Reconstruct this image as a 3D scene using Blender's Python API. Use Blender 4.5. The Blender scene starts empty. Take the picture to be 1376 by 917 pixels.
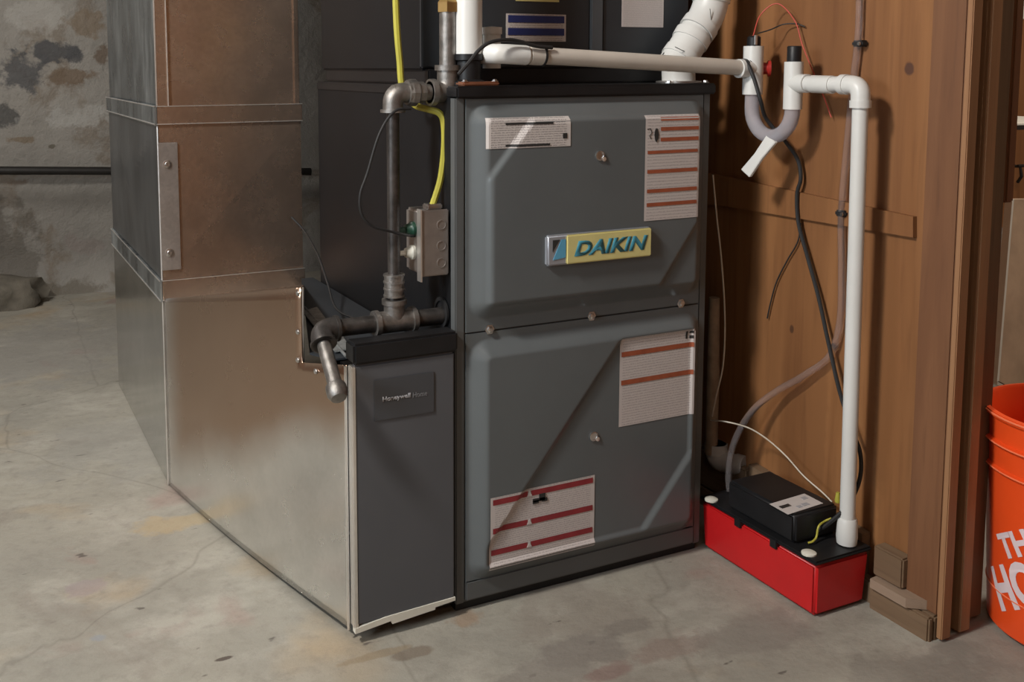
import bpy, bmesh, math, random
from mathutils import Vector, Matrix, noise
from mathutils.bvhtree import BVHTree
random.seed(7)
S = bpy.context.scene
COL = S.collection

# ------------------------------------------------------------------ camera
CX, CY, CZ = -0.7222, -1.4591, 0.9305
YAW, PITCH, ROLL, FOC, PPX, PPY = 0.442, -0.1023, -0.003, 1340.16, 587.17, 228.26
Fv = Vector((math.sin(YAW)*math.cos(PITCH), math.cos(YAW)*math.cos(PITCH), math.sin(PITCH)))
R0 = Vector((math.cos(YAW), -math.sin(YAW), 0)); U0 = R0.cross(Fv)
Rv = R0*math.cos(ROLL) + U0*math.sin(ROLL)
Uv = -R0*math.sin(ROLL) + U0*math.cos(ROLL)
CAM = Vector((CX, CY, CZ))
cd = bpy.data.cameras.new('camera'); cam = bpy.data.objects.new('camera', cd); COL.objects.link(cam)
cd.sensor_width = 36; cd.lens = FOC/1376*36
cd.shift_x = (688-PPX)/1376; cd.shift_y = (PPY-458.5)/1376
cd.clip_start = 0.02
Mc = Matrix((Rv, Uv, -Fv)).transposed().to_4x4(); Mc.translation = CAM
cam.matrix_world = Mc
S.camera = cam

def ray(x, y): return Fv + Rv*((x-PPX)/FOC) + Uv*((PPY-y)/FOC)
def at(x, y, ax, val):
    d = ray(x, y); i = 'xyz'.index(ax); t = (val-CAM[i])/d[i]
    return CAM + d*t

# ------------------------------------------------------------------ light and exposure
S.view_settings.view_transform = 'Standard'; S.view_settings.look = 'None'
S.view_settings.exposure = 0.0; S.view_settings.gamma = 1.0
w = bpy.data.worlds.new('world'); S.world = w; w.use_nodes = True
bg = w.node_tree.nodes['Background']; bg.inputs[0].default_value = (0.55, 0.6, 0.7, 1); bg.inputs[1].default_value = 0.12
def area(name, loc, target, size, power, color):
    l = bpy.data.lights.new(name, 'AREA'); l.shape = 'DISK'; l.size = size; l.energy = power; l.color = color
    o = bpy.data.objects.new(name, l); COL.objects.link(o); o.location = loc
    o.rotation_euler = (Vector(target)-Vector(loc)).to_track_quat('-Z', 'Y').to_euler(); return o
area('basement_lamp', (-1.5, -0.50, 2.15), (0.2, 0.2, 0.4), 0.30, 52, (1.0, 0.955, 0.89))
area('ceiling_fill', (-0.5, -1.55, 2.3), (0.1, -0.4, 0), 0.7, 3, (1.0, 0.94, 0.87))  # fill light added near the camera, no known lamp
area('workshop_lamp', (2.0, -0.4, 2.2), (1.1, 0.3, 0.4), 0.5, 26, (1.0, 0.94, 0.86))
area('far_lamp', (-1.3, 1.6, 2.25), (-1.0, 2.2, 0), 0.6, 17, (1.0, 0.97, 0.93))
area('left_cool_fill', (-2.25, -0.75, 1.15), (0.0, 0.0, 0.6), 0.75, 34, (0.80, 0.91, 1.0))  # added cool light low at left for the door bevels, no window there

# ------------------------------------------------------------------ materials
def mat(name, base=(.5,.5,.5), rough=.5, metal=0., **kw):
    m = bpy.data.materials.new(name); m.use_nodes = True
    b = m.node_tree.nodes['Principled BSDF']
    b.inputs['Base Color'].default_value = (*base, 1); b.inputs['Roughness'].default_value = rough
    b.inputs['Metallic'].default_value = metal
    for k, v in kw.items(): b.inputs[k.replace('_', ' ')].default_value = v
    return m
class NT:
    def __init__(s, m):
        s.t = m.node_tree; s.n = s.t.nodes; s.l = s.t.links; s.b = s.n['Principled BSDF']
        s.tc = s.n.new('ShaderNodeTexCoord')
        g = s.n.new('ShaderNodeNewGeometry'); s.pos = g.outputs['Position']
    def mapping(s, scale=(1,1,1), loc=(0,0,0), rot=(0,0,0), src=None):
        m = s.n.new('ShaderNodeMapping'); m.inputs['Scale'].default_value = scale
        m.inputs['Location'].default_value = loc; m.inputs['Rotation'].default_value = rot
        s.l.new(src or s.pos, m.inputs[0]); return m.outputs[0]
    def noise(s, scale, detail=4, rough=.55, vec=None, dist=0):
        n = s.n.new('ShaderNodeTexNoise'); n.inputs['Scale'].default_value = scale
        n.inputs['Detail'].default_value = detail; n.inputs['Roughness'].default_value = rough
        n.inputs['Distortion'].default_value = dist
        s.l.new(vec or s.pos, n.inputs['Vector']); return n.outputs['Fac']
    def vor(s, scale, feat='F1', vec=None, out='Distance'):
        n = s.n.new('ShaderNodeTexVoronoi'); n.feature = feat; n.inputs['Scale'].default_value = scale
        s.l.new(vec or s.pos, n.inputs['Vector']); return n.outputs[out]
    def ramp(s, f, stops, interp='LINEAR'):
        r = s.n.new('ShaderNodeValToRGB'); r.color_ramp.interpolation = interp
        e = r.color_ramp.elements
        while len(e) < len(stops): e.new(.5)
        for i, (p, c) in enumerate(stops):
            e[i].position = p; e[i].color = (*c, 1) if not isinstance(c, (int, float)) else (c, c, c, 1)
        s.l.new(f, r.inputs[0]); return r.outputs[0]
    def mix(s, f, a, b, mode='MIX'):
        m = s.n.new('ShaderNodeMix'); m.data_type = 'RGBA'; m.blend_type = mode
        for i, v in ((0, f), (6, a), (7, b)):
            if hasattr(v, 'is_linked') or hasattr(v, 'links'): s.l.new(v, m.inputs[i])
            else: m.inputs[i].default_value = v if isinstance(v, (int, float)) else (*v, 1)
        return m.outputs[2]
    def math(s, op, a, b=0.):
        m = s.n.new('ShaderNodeMath'); m.operation = op
        for i, v in ((0, a), (1, b)):
            if hasattr(v, 'links'): s.l.new(v, m.inputs[i])
            else: m.inputs[i].default_value = v
        return m.outputs[0]
    def sep(s, v):
        m = s.n.new('ShaderNodeSeparateXYZ'); s.l.new(v, m.inputs[0]); return m.outputs
    def base(s, c): s.l.new(c, s.b.inputs['Base Color'])
    def rough(s, c): s.l.new(c, s.b.inputs['Roughness'])
    def bump(s, h, strength=.3, dist=.01):
        b = s.n.new('ShaderNodeBump'); b.inputs['Strength'].default_value = strength; b.inputs['Distance'].default_value = dist
        s.l.new(h, b.inputs['Height']); s.l.new(b.outputs[0], s.b.inputs['Normal'])

def blob(t, c, px, py, ax, val, r, amt=.8, jit=.9, sc=9):
    """a stain: soft patch of colour c round a point of the surface"""
    P = at(px, py, ax, val)
    mp = t.n.new('ShaderNodeMapping'); mp.vector_type = 'POINT'
    mp.inputs['Scale'].default_value = tuple(1/q for q in r); mp.inputs['Location'].default_value = tuple(-P[i]/r[i] for i in range(3))
    t.l.new(t.pos, mp.inputs[0])
    ln = t.n.new('ShaderNodeVectorMath'); ln.operation = 'LENGTH'; t.l.new(mp.outputs[0], ln.inputs[0])
    d = t.math('ADD', ln.outputs['Value'], t.math('MULTIPLY', t.math('SUBTRACT', t.noise(sc, 6, .65), .5), jit*2.6))
    f = t.ramp(d, [(.55, amt), (.8, 0.)])
    return f
def speckled(name, base, rough, metal=0., var=.12, scale=14, bump=0., **kw):
    m = mat(name, base, rough, metal, **kw); t = NT(m)
    n = t.noise(scale, 5)
    lo = tuple(c*(1-var) for c in base); hi = tuple(min(1, c*(1+var)) for c in base)
    t.base(t.ramp(n, [(.3, lo), (.7, hi)]))
    if bump: t.bump(t.noise(scale*12, 3), bump, .002)
    return m

M = {}
M['paint'] = speckled('grey_door_paint', (.104, .116, .121), .34, .0, .07, 6, .06)
M['paint_front'] = speckled('grey_cabinet_paint', (.088, .093, .094), .42, .0, .07, 6, .05)
M['paint_shaded'] = speckled('shaded_side_paint', (.0075, .0080, .0092), .5, .0, .15, 5, 0., Specular_IOR_Level=.22)  # shade of the furnace and coil sides put into a darker paint
M['coil_paint'] = speckled('charcoal_paint', (.030, .034, .039), .42, .0, .12, 5, 0., Specular_IOR_Level=.35)
M['coil_strip'] = speckled('coil_trim_paint', (.075, .085, .095), .4, .0, .12, 5)
M['filter_door'] = speckled('slate_door_paint', (.082, .084, .092), .5, .0, .06, 5, .05)
M['plate'] = speckled('nameplate_plastic', (.055, .057, .063), .45, .0, .05, 5)
M['black'] = speckled('black_plastic', (.010, .010, .011), .45, 0, .2, 20, 0., Specular_IOR_Level=.35)
M['rubber'] = speckled('black_rubber', (.012, .012, .013), .6, 0, .2, 20)
M['pvc'] = speckled('white_pvc', (.62, .62, .60), .38, 0, .05, 9)
M['pvc_old'] = speckled('cream_pvc', (.50, .46, .41), .45, 0, .08, 9)
M['iron'] = speckled('black_iron', (.085, .078, .074), .42, .75, .45, 45, .25)
M['iron_light'] = speckled('zinc_iron', (.24, .225, .21), .4, .8, .35, 60, .3)
M['steel'] = speckled('bright_steel', (.6, .6, .6), .3, 1., .1, 20)
M['brass'] = speckled('brass', (.40, .26, .10), .35, .9, .2, 20)
M['copper'] = speckled('copper_brown', (.32, .14, .08), .4, .6, .3, 30)
M['red_paint'] = speckled('red_handle', (.35, .02, .015), .45, 0, .2, 20)
M['red'] = speckled('red_tank_plastic', (.50, .010, .012), .42, 0, .1, 9)
M['yellow'] = speckled('yellow_sheath', (.40, .365, .05), .5, 0, .12, 20)
M['paper'] = speckled('label_paper', (.52, .48, .46), .6, 0, .04, 20)
M['orange_ink'] = speckled('orange_ink', (.30, .075, .032), .6, 0, .15, 60)
M['red_ink'] = speckled('red_ink', (.24, .022, .028), .6, 0, .12, 60)
M['blue_ink'] = speckled('blue_ink', (.012, .022, .12), .6, 0, .12, 60)
M['black_ink'] = mat('black_ink', (.02, .02, .02), .6)
M['badge_yellow'] = speckled('badge_yellow', (.62, .56, .24), .4, 0, .05, 30)
M['badge_blue'] = speckled('badge_blue', (.045, .22, .30), .4, 0, .05, 30)
M['badge_sky'] = speckled('badge_sky_blue', (.10, .33, .50), .4, 0, .05, 30)
M['badge_grey'] = speckled('badge_silver', (.36, .38, .42), .35, .4, .05, 30)
M['dim_ink'] = mat('dim_ink', (.17, .17, .18), .5)
M['grey_ink'] = mat('grey_ink', (.33, .33, .35), .5)
M['box_steel'] = speckled('electrical_box_steel', (.34, .31, .29), .38, .75, .15, 30, .1)
M['white_wire'] = speckled('white_wire', (.55, .50, .42), .5, 0, .1, 20)
M['red_wire'] = speckled('red_wire', (.45, .05, .03), .5, 0, .1, 20)
M['green'] = speckled('green_plug', (.01, .05, .03), .4, 0, .2, 20)
M['tan'] = speckled('tan_insulation', (.30, .22, .15), .8, 0, .25, 40, .4)
M['foil'] = speckled('foil_tape', (.42, .44, .44), .4, .7, .3, 60, .5)
M['shelf_dark'] = speckled('dark_metal', (.02, .018, .016), .5, .3, .2, 20)
M['pale_wood'] = speckled('pale_board', (.42, .30, .20), .6, 0, .18, 12, .1)
M['white_edge'] = speckled('white_painted_edge', (.62, .60, .52), .5, 0, .06, 20)

def galv(name, base=(.56, .56, .55), rough=.24, bmp=.10):
    m = mat(name, base, rough, .92); t = NT(m)
    big = t.noise(5, 4); sp = t.vor(150, out='Color')
    sx = t.sep(sp)[0]
    c = t.mix(t.ramp(big, [(.35, 0.), (.7, 1.)]), tuple(x*.86 for x in base), tuple(min(1, x*1.1) for x in base))
    c = t.mix(.14, c, t.ramp(sx, [(0, .35), (1, .8)]), 'OVERLAY')
    t.base(c)
    r = t.math('ADD', t.math('MULTIPLY', t.noise(18, 5), .16), rough-.08)
    t.rough(r)
    t.bump(t.noise(3.0, 2), bmp, .02)
    return m
M['galv'] = galv('galvanized_sheet', (.50, .385, .305), .26)  # brown tint puts the room's reflection into the metal colour
M['galv_smooth'] = galv('galvanized_sheet_smooth', (.52, .51, .48), .27)
# big front sheet of the boot: brown reflection painted into its colour
m = M['galv_boot'] = galv('boot_sheet_reflection', (.74, .735, .71), .25, .05); t = NT(m)
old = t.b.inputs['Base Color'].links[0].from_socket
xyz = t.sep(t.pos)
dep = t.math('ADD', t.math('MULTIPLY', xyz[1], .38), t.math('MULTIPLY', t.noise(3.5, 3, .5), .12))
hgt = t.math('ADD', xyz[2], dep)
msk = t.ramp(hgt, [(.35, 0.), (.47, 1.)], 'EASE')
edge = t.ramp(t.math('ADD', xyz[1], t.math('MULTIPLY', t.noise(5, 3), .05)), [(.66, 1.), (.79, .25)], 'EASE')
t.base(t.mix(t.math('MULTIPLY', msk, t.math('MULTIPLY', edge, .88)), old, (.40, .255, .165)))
M['galv_dull'] = galv('dull_galvanized_strap', (.50, .47, .45), .42)
M['galv_edge'] = galv('galvanized_bright_edge', (.85, .83, .80), .38)

# scuffed, streaked side of the duct
m = mat('scuffed_galvanized', (.5, .52, .53), .3, .9); t = NT(m)
st = t.noise(4.5, 5, .6, t.mapping((1, 2.4, .8)))
sc = t.noise(60, 6, .7, t.mapping((1, 2.2, .5)))
c = t.mix(t.ramp(st, [(.42, 0.), (.68, 1.)]), (.16, .18, .195), (.52, .56, .57))
c = t.mix(t.ramp(sc, [(.62, 0.), (.72, 1.)]), c, (.8, .82, .82))
t.base(c); t.rough(t.ramp(st, [(.3, .22), (.7, .45)]))
M['galv_scuffed'] = m
m = mat('dark_reflection_galvanized', (.2, .21, .22), .34, .85); t = NT(m)  # dark reflection on the duct's middle side put into the metal colour
st = t.noise(3, 4, .6, t.mapping((1, 2, .8)))
t.base(t.ramp(st, [(.4, (.12, .125, .13)), (.7, (.22, .23, .24))])); M['galv_dark_reflect'] = m

# clear tubing
def clear(name, tint, rough=.08, transm=.9, alpha=1):
    m = mat(name, tint, rough); b = m.node_tree.nodes['Principled BSDF']
    b.inputs['Transmission Weight'].default_value = transm; b.inputs['IOR'].default_value = 1.15
    t = NT(m); t.base(t.ramp(t.noise(20, 3), [(.3, tuple(x*.94 for x in tint)), (.7, tint)]))
    return m
M['clear'] = clear('clear_vinyl', (.86, .82, .84), .06, .93)
M['clear_trap'] = clear('clear_trap_pvc', (.66, .64, .69), .1, .62)

# wood
def wood(name, c0, c1, dark, axis='z', scale=1., rough=.55, knots=0., seed=0.):
    m = mat(name, c0, rough); t = NT(m)
    sc = {'z': (9, 9, .55), 'y': (9, .55, 9), 'x': (.55, 9, 9)}[axis]
    v = t.mapping(tuple(x*scale for x in sc), (seed, seed*1.7, seed*.6))
    grain = t.noise(1.0, 6, .6, v, .9)
    v2 = t.mapping(tuple(x*scale*7 for x in sc), (seed*2, 0, seed))
    fine = t.noise(1.2, 4, .6, v2)
    big = t.noise(1.6, 3, .5, t.mapping({'z': (1, 2.5, .5), 'y': (1, .5, 1), 'x': (.5, 1, 1)}[axis], (seed, 3, 1)))
    c = t.mix(t.ramp(grain, [(.3, 0.), (.62, 1.)]), c0, c1)
    c = t.mix(t.ramp(big, [(.4, 0.), (.75, .55)]), c, dark)
    c = t.mix(t.ramp(fine, [(.5, 0.), (.85, .5)]), c, dark)
    if knots:
        kv = t.mapping((4.2, 4.2, 2.3), (seed*3+.4, .2+seed, .75))
        k = t.vor(1.0, vec=kv)
        c = t.mix(t.ramp(k, [(.0, .9), (.045, .85), (.085, .0)]), c, tuple(x*.45 for x in dark))
    t.base(c)
    t.bump(t.mix(.5, grain, fine), .12, .004)
    return m
def knots(m, lst):
    t = NT(m); old = t.b.inputs['Base Color'].links[0].from_socket
    for (px, py, rr, col) in lst: old = t.mix(blob(t, col, px, py, 'x', .69, rr, .9, .22, 30), old, col)
    t.base(old)
M['ply'] = wood('orange_pine_plywood', (.345, .158, .060), (.225, .096, .034), (.10, .038, .015), 'z', 1., .5, 1., 0.)
knots(M['ply'], [(1222, 93, (9, .013, .016), (.07, .03, .02)), (1064, 443, (9, .008, .012), (.07, .03, .015)), (1190, 500, (9, .03, .35), (.20, .085, .03)), (1060, 40, (9, .05, .3), (.19, .08, .03)), (1100, 560, (9, .03, .3), (.22, .095, .035))])
M['board'] = wood('pine_board', (.235, .105, .045), (.17, .072, .030), (.075, .030, .014), 'z', 1.5, .6, .0, 2.)
M['board_light'] = wood('pine_board_edge', (.36, .19, .09), (.28, .14, .065), (.15, .07, .032), 'z', 1.5, .6, 0., 3.)
M['board_gap_shade'] = wood('gap_shade_board', (.075, .032, .016), (.05, .02, .010), (.03, .012, .007), 'z', 1.5, .7, 0., 4.)  # darkness of the gap between boards put into the wood colour
M['post_grey'] = wood('grey_brown_post', (.19, .125, .07), (.14, .085, .045), (.06, .032, .018), 'z', 1.5, .7, 0., 5.)
M['sill'] = wood('weathered_sill_wood', (.20, .13, .075), (.145, .088, .048), (.06, .036, .02), 'y', 1.5, .75, 0., 6.)
M['sill_light'] = wood('pale_sill_board', (.38, .28, .205), (.29, .20, .14), (.14, .09, .055), 'y', 1.5, .75, 0., 7.)
M['panel_wall'] = wood('brown_panelling', (.34, .185, .10), (.28, .145, .075), (.15, .075, .04), 'z', .6, .6, 0., 8.)

# floor
m = mat('worn_concrete_floor', (.3, .28, .25), .7); t = NT(m)
a = t.noise(1.7, 8, .62); b_ = t.noise(4.5, 8, .65, t.mapping((1, 1.6, 1), (3, 2, 0))); f_ = t.noise(38, 6, .7)
c = t.mix(t.ramp(a, [(.35, 0.), (.65, 1.)]), (.33, .308, .255), (.25, .236, .20))
c = t.mix(t.ramp(b_, [(.48, 0.), (.66, .65)]), c, (.40, .378, .325))
c = t.mix(t.ramp(t.noise(2.6, 7, .65, t.mapping((1, 1, 1), (7, 4, 2)), .6), [(.58, 0.), (.66, .5), (.9, .6)]), c, (.21, .18, .15))
c = t.mix(t.ramp(t.noise(3.2, 4, .5, t.mapping((1, 1, 1), (1, 9, 2)), .3), [(.60, 0.), (.74, .5)]), c, (.36, .25, .13))
c = t.mix(t.ramp(t.noise(3.9, 4, .5, t.mapping((1, 1, 1), (5, 2, 6)), .5), [(.62, 0.), (.70, .45)]), c, (.27, .165, .14))
c = t.mix(t.ramp(f_, [(.3, .35), (.5, 0.)]), c, (.16, .14, .12))
sp = t.noise(17, 3, .5, t.mapping((1, 2.2, 1), (2, 0, 0)))
c = t.mix(t.ramp(sp, [(.70, 0.), (.74, .8)]), c, (.085, .07, .06))
cr = t.vor(1.1, 'DISTANCE_TO_EDGE', t.mix(.12, t.mapping((1, 1, 1), (.3, .15, 0)), t.n.new('ShaderNodeTexNoise').outputs['Color']))
c = t.mix(t.ramp(cr, [(.0, .28), (.004, .0)]), c, (.09, .075, .06))
FB = 4.
for (px, py, rr, col, am) in ((790, 868, (.10, .07, FB), (.175, .155, .135), .75), (735, 905, (.16, .05, FB), (.20, .18, .155), .7), (850, 838, (.07, .03, FB), (.165, .145, .125), .6),
        (905, 868, (.10, .05, FB), (.21, .155, .13), .55), (820, 900, (.06, .03, FB), (.19, .115, .10), .6), (1010, 850, (.16, .07, FB), (.20, .18, .155), .6), (1240, 900, (.2, .1, FB), (.19, .175, .15), .6),
        (560, 872, (.05, .02, FB), (.17, .135, .10), .75), (505, 876, (.08, .012, FB), (.24, .18, .11), .6), (625, 830, (.05, .04, FB), (.27, .17, .10), .55),
        (235, 700, (.13, .05, FB), (.42, .31, .16), .5), (120, 785, (.05, .04, FB), (.27, .22, .22), .6), (132, 853, (.028, .02, FB), (.24, .25, .26), .8),
        (60, 470, (.5, .5, FB), (.25, .24, .22), .5), (180, 590, (.3, .3, FB), (.27, .26, .235), .4), (300, 880, (.02, .006, FB), (.07, .05, .04), .9)):
    c = t.mix(blob(t, col, px, py, 'z', 0, rr, am), c, col)
t.base(c); t.rough(t.ramp(a, [(.3, .55), (.7, .85)]))
h = t.mix(.5, t.mix(.5, b_, f_), t.noise(9, 8, .7, t.mapping((1, 2, 1))))
t.bump(h, .45, .016)
M['floor'] = m

# far concrete wall
m = mat('parged_basement_wall', (.3, .28, .25), .85); t = NT(m)
a = t.noise(2.2, 8, .6); b_ = t.noise(3.0, 7, .62, t.mapping((1, 1, 1), (4, 1, 2.4)), .4)
c = t.mix(t.ramp(a, [(.35, 0.), (.65, 1.)]), (.32, .30, .265), (.235, .22, .195))
c = t.mix(t.ramp(b_, [(.55, 0.), (.61, .6), (.66, .1)]), c, (.17, .13, .09))
z = t.sep(t.pos)[2]
up = t.ramp(t.math('ADD', z, t.math('MULTIPLY', t.noise(1.5, 2), .5)), [(.85, 0.), (1.05, 1.)])
d = t.noise(2.4, 5, .55, t.mapping((1.2, 1, 1.6), (1.3, 0, .4)), .3)
for (px, py, rr, col, am) in ((50, 20, (.22, 9, .08), (.40, .385, .35), .6), (110, 30, (.10, 9, .07), (.20, .15, .10), .75), (95, 105, (.14, 9, .05), (.16, .11, .07), .8), (135, 75, (.04, 9, .05), (.13, .09, .06), .8),
        (70, 70, (.15, 9, .055), (.075, .075, .078), .9), (30, 95, (.13, 9, .09), (.08, .08, .083), .85), (5, 155, (.09, 9, .06), (.07, .068, .065), .85), (100, 75, (.06, 9, .04), (.08, .08, .082), .8),
        (90, 160, (.22, 9, .07), (.40, .39, .36), .6), (25, 188, (.07, 9, .025), (.17, .12, .07), .7), (70, 197, (.025, 9, .015), (.10, .085, .06), .8), (20, 245, (.08, 9, .03), (.15, .11, .08), .7),
        (10, 330, (.14, 9, .22), (.12, .105, .085), .7), (60, 390, (.25, 9, .05), (.14, .12, .09), .7), (120, 330, (.1, 9, .06), (.23, .19, .17), .5)):
    c = t.mix(blob(t, col, px, py, 'y', 2.93, rr, am, 1.1, 9), c, col)
t.base(c)
t.bump(t.mix(.5, a, t.noise(14, 8, .7)), .8, .04)
M['wall'] = m
M['joist'] = wood('ceiling_joist_wood', (.22, .14, .08), (.16, .10, .055), (.07, .04, .02), 'y', 1., .7)
M['rubble'] = speckled('crumbled_concrete', (.13, .115, .09), .9, 0, .45, 12, .8)
M['orange'] = speckled('orange_bucket_plastic', (.78, .075, .012), .38, 0, .05, 8)
M['orange'].node_tree.nodes['Principled BSDF'].inputs['Subsurface Weight'].default_value = 0.0
M['bucket_white'] = speckled('bucket_print', (.72, .60, .62), .5, 0, .05, 30)
M['rib_highlight'] = speckled('bucket_rib_highlight', (.85, .20, .09), .4, 0, .05, 8)  # lighter orange paints the highlight along the bucket's ribs

def text_lines(name, paper, ink, rows, x0, x1, dens=.5, size=90):
    m = mat(name, paper, .6); t = NT(m)
    uv = t.tc.outputs['UV']; s = t.sep(uv)
    fr = t.math('FRACT', t.math('MULTIPLY', s[1], rows))
    band = t.math('MULTIPLY', t.math('GREATER_THAN', fr, .35), t.math('LESS_THAN', fr, .8))
    nn = t.noise(1., 2, .5, t.mapping((size, rows*2.0, 1), src=uv))
    wd = t.math('GREATER_THAN', nn, 1-dens)
    lim = t.math('MULTIPLY', t.math('GREATER_THAN', s[0], x0), t.math('LESS_THAN', s[0], x1))
    f = t.math('MULTIPLY', t.math('MULTIPLY', band, wd), lim)
    t.base(t.mix(t.math('MULTIPLY', f, .8), paper, ink))
    return m
M['print'] = text_lines('printed_label', (.52, .48, .46), (.20, .18, .18), 13, .05, .95, .54, 60)
M['print_soft'] = text_lines('printed_label_fine', (.52, .475, .46), (.31, .28, .275), 34, .04, .96, .52, 80)

# ------------------------------------------------------------------ mesh helpers
def bm_obj(name, bm, m, parent=None, smooth=False, loc=None):
    """one mesh object; world-space verts, origin put at its base (or at its thing's base)"""
    if parent is not None:
        off = Vector(parent['_o'])
    elif loc is not None: off = Vector(loc)
    else:
        xs = [v.co for v in bm.verts]
        off = Vector(((min(v.x for v in xs)+max(v.x for v in xs))/2, (min(v.y for v in xs)+max(v.y for v in xs))/2, min(v.z for v in xs)))
    bm.normal_update()
    bmesh.ops.translate(bm, verts=bm.verts, vec=-off)
    me = bpy.data.meshes.new(name); bm.to_mesh(me); bm.free()
    if smooth:
        me.polygons.foreach_set('use_smooth', [True]*len(me.polygons))
        try: me.set_sharp_from_angle(angle=math.radians(smooth if smooth is not True else 40))
        except Exception: pass
    me.materials.append(m if not isinstance(m, str) else M[m])
    o = bpy.data.objects.new(name, me); COL.objects.link(o)
    if parent is not None: o.parent = parent
    else: o.location = off
    o['_o'] = tuple(off)
    return o
def thing(name, loc, label, cat, group=None):
    o = bpy.data.objects.new(name, None); COL.objects.link(o); o.location = loc
    o.empty_display_size = .05
    o['label'] = label; o['category'] = cat; o['_o'] = tuple(loc)
    if group: o['group'] = group
    return o
def tag(o, label, cat, group=None):
    o['label'] = label; o['category'] = cat
    if group: o['group'] = group
    return o
def lab(o, s): o['label'] = s; return o
def struct(o, label=None):
    o['kind'] = 'structure'
    if label: o['label'] = label
    return o
def box(x0, x1, y0, y1, z0, z1, bev=0., seg=2, bm=None):
    b = bm or bmesh.new()
    r = bmesh.ops.create_cube(b, size=1)
    for v in r['verts']:
        v.co = Vector(((x0+x1)/2+v.co.x*(x1-x0), (y0+y1)/2+v.co.y*(y1-y0), (z0+z1)/2+v.co.z*(z1-z0)))
    if bev:
        es = list({e for v in r['verts'] for e in v.link_edges})
        bmesh.ops.bevel(b, geom=es, offset=bev, segments=seg, affect='EDGES')
    return b
def smooth_path(pts, n=10):
    P = [Vector(p) for p in pts]
    if len(P) < 3: return P
    Q = [P[0]*2-P[1]] + P + [P[-1]*2-P[-2]]; out = []
    for i in range(1, len(Q)-2):
        p0, p1, p2, p3 = Q[i-1:i+3]
        for k in range(n):
            t = k/n
            out.append(.5*((2*p1)+(-p0+p2)*t+(2*p0-5*p1+4*p2-p3)*t*t+(-p0+3*p1-3*p2+p3)*t**3))
    out.append(P[-1]); return out
def tube(path, r, seg=12, bm=None, cap=True, inner=0.):
    b = bm or bmesh.new(); P = [Vector(p) for p in path]; n = len(P)
    rs = r if isinstance(r, (list, tuple)) else [r]*n
    T = [(P[min(i+1, n-1)]-P[max(i-1, 0)]) for i in range(n)]
    for i in range(n):
        if T[i].length < 1e-9: T[i] = T[i-1] if i else Vector((0, 0, 1))
        T[i] = T[i].normalized()
    a = Vector((0, 0, 1)) if abs(T[0].z) < .9 else Vector((1, 0, 0))
    N = (a - T[0]*a.dot(T[0])).normalized(); rings = []
    for i in range(n):
        N = (N - T[i]*N.dot(T[i])).normalized(); B = T[i].cross(N)
        rings.append([b.verts.new(P[i]+(N*math.cos(2*math.pi*k/seg)+B*math.sin(2*math.pi*k/seg))*rs[i]) for k in range(seg)])
    for i in range(n-1):
        for k in range(seg):
            b.faces.new((rings[i][k], rings[i][(k+1) % seg], rings[i+1][(k+1) % seg], rings[i+1][k]))
    if cap:
        b.faces.new(rings[0][::-1]); b.faces.new(rings[-1])
    return b
def cyl(p0, p1, r0, r1=None, seg=20, bm=None):
    p0, p1 = Vector(p0), Vector(p1); r1 = r0 if r1 is None else r1
    return tube([p0, p1], [r0, r1], seg, bm)
def elbow_path(a, c, b, rad, n=8):
    """arc from a towards corner c then b"""
    a, c, b = Vector(a), Vector(c), Vector(b)
    u = (a-c).normalized(); v = (b-c).normalized()
    pa, pb = c+u*rad, c+v*rad; out = [a]
    for k in range(n+1):
        t = k/n; out.append(pa*(1-t)**2 + c*2*t*(1-t) + pb*t*t)
    out.append(b); return out
def lathe(base, prof, seg=32, axis=(0, 0, 1), bm=None, closed=True):
    b = bm or bmesh.new(); ax = Vector(axis).normalized()
    q = Vector((0, 0, 1)).rotation_difference(ax); rings = []
    for (r, h) in prof:
        if r < 1e-6: rings.append([b.verts.new(Vector(base)+q @ Vector((0, 0, h)))])
        else: rings.append([b.verts.new(Vector(base)+q @ Vector((r*math.cos(2*math.pi*k/seg), r*math.sin(2*math.pi*k/seg), h))) for k in range(seg)])
    for i in range(len(rings)-1):
        A, B = rings[i], rings[i+1]
        for k in range(seg):
            k2 = (k+1) % seg
            if len(A) == 1 and len(B) == 1: continue
            if len(A) == 1: b.faces.new((A[0], B[k2], B[k]))
            elif len(B) == 1: b.faces.new((A[k], A[k2], B[0]))
            else: b.faces.new((A[k], A[k2], B[k2], B[k]))
    bmesh.ops.recalc_face_normals(b, faces=b.faces)
    return b
def poly_prism(pts, d, bm=None):
    """extrude polygon of points by vector d"""
    b = bm or bmesh.new(); d = Vector(d)
    A = [b.verts.new(Vector(p)) for p in pts]; B = [b.verts.new(Vector(p)+d) for p in pts]; n = len(A)
    b.faces.new(A[::-1]); b.faces.new(B)
    for i in range(n): b.faces.new((A[i], A[(i+1) % n], B[(i+1) % n], B[i]))
    bmesh.ops.recalc_face_normals(b, faces=b.faces)
    return b
def screw(p, n, r=.005, m='steel', parent=None, name='screw'):
    p = Vector(p); n = Vector(n).normalized()
    b = lathe(p, [(0, 0), (r*1.5, 0), (r*1.5, .001), (r, .0012), (r*.95, r*.8), (r*.5, r), (0, r)], 6, n)
    return bm_obj(name, b, m, parent)
HF = {}
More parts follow.
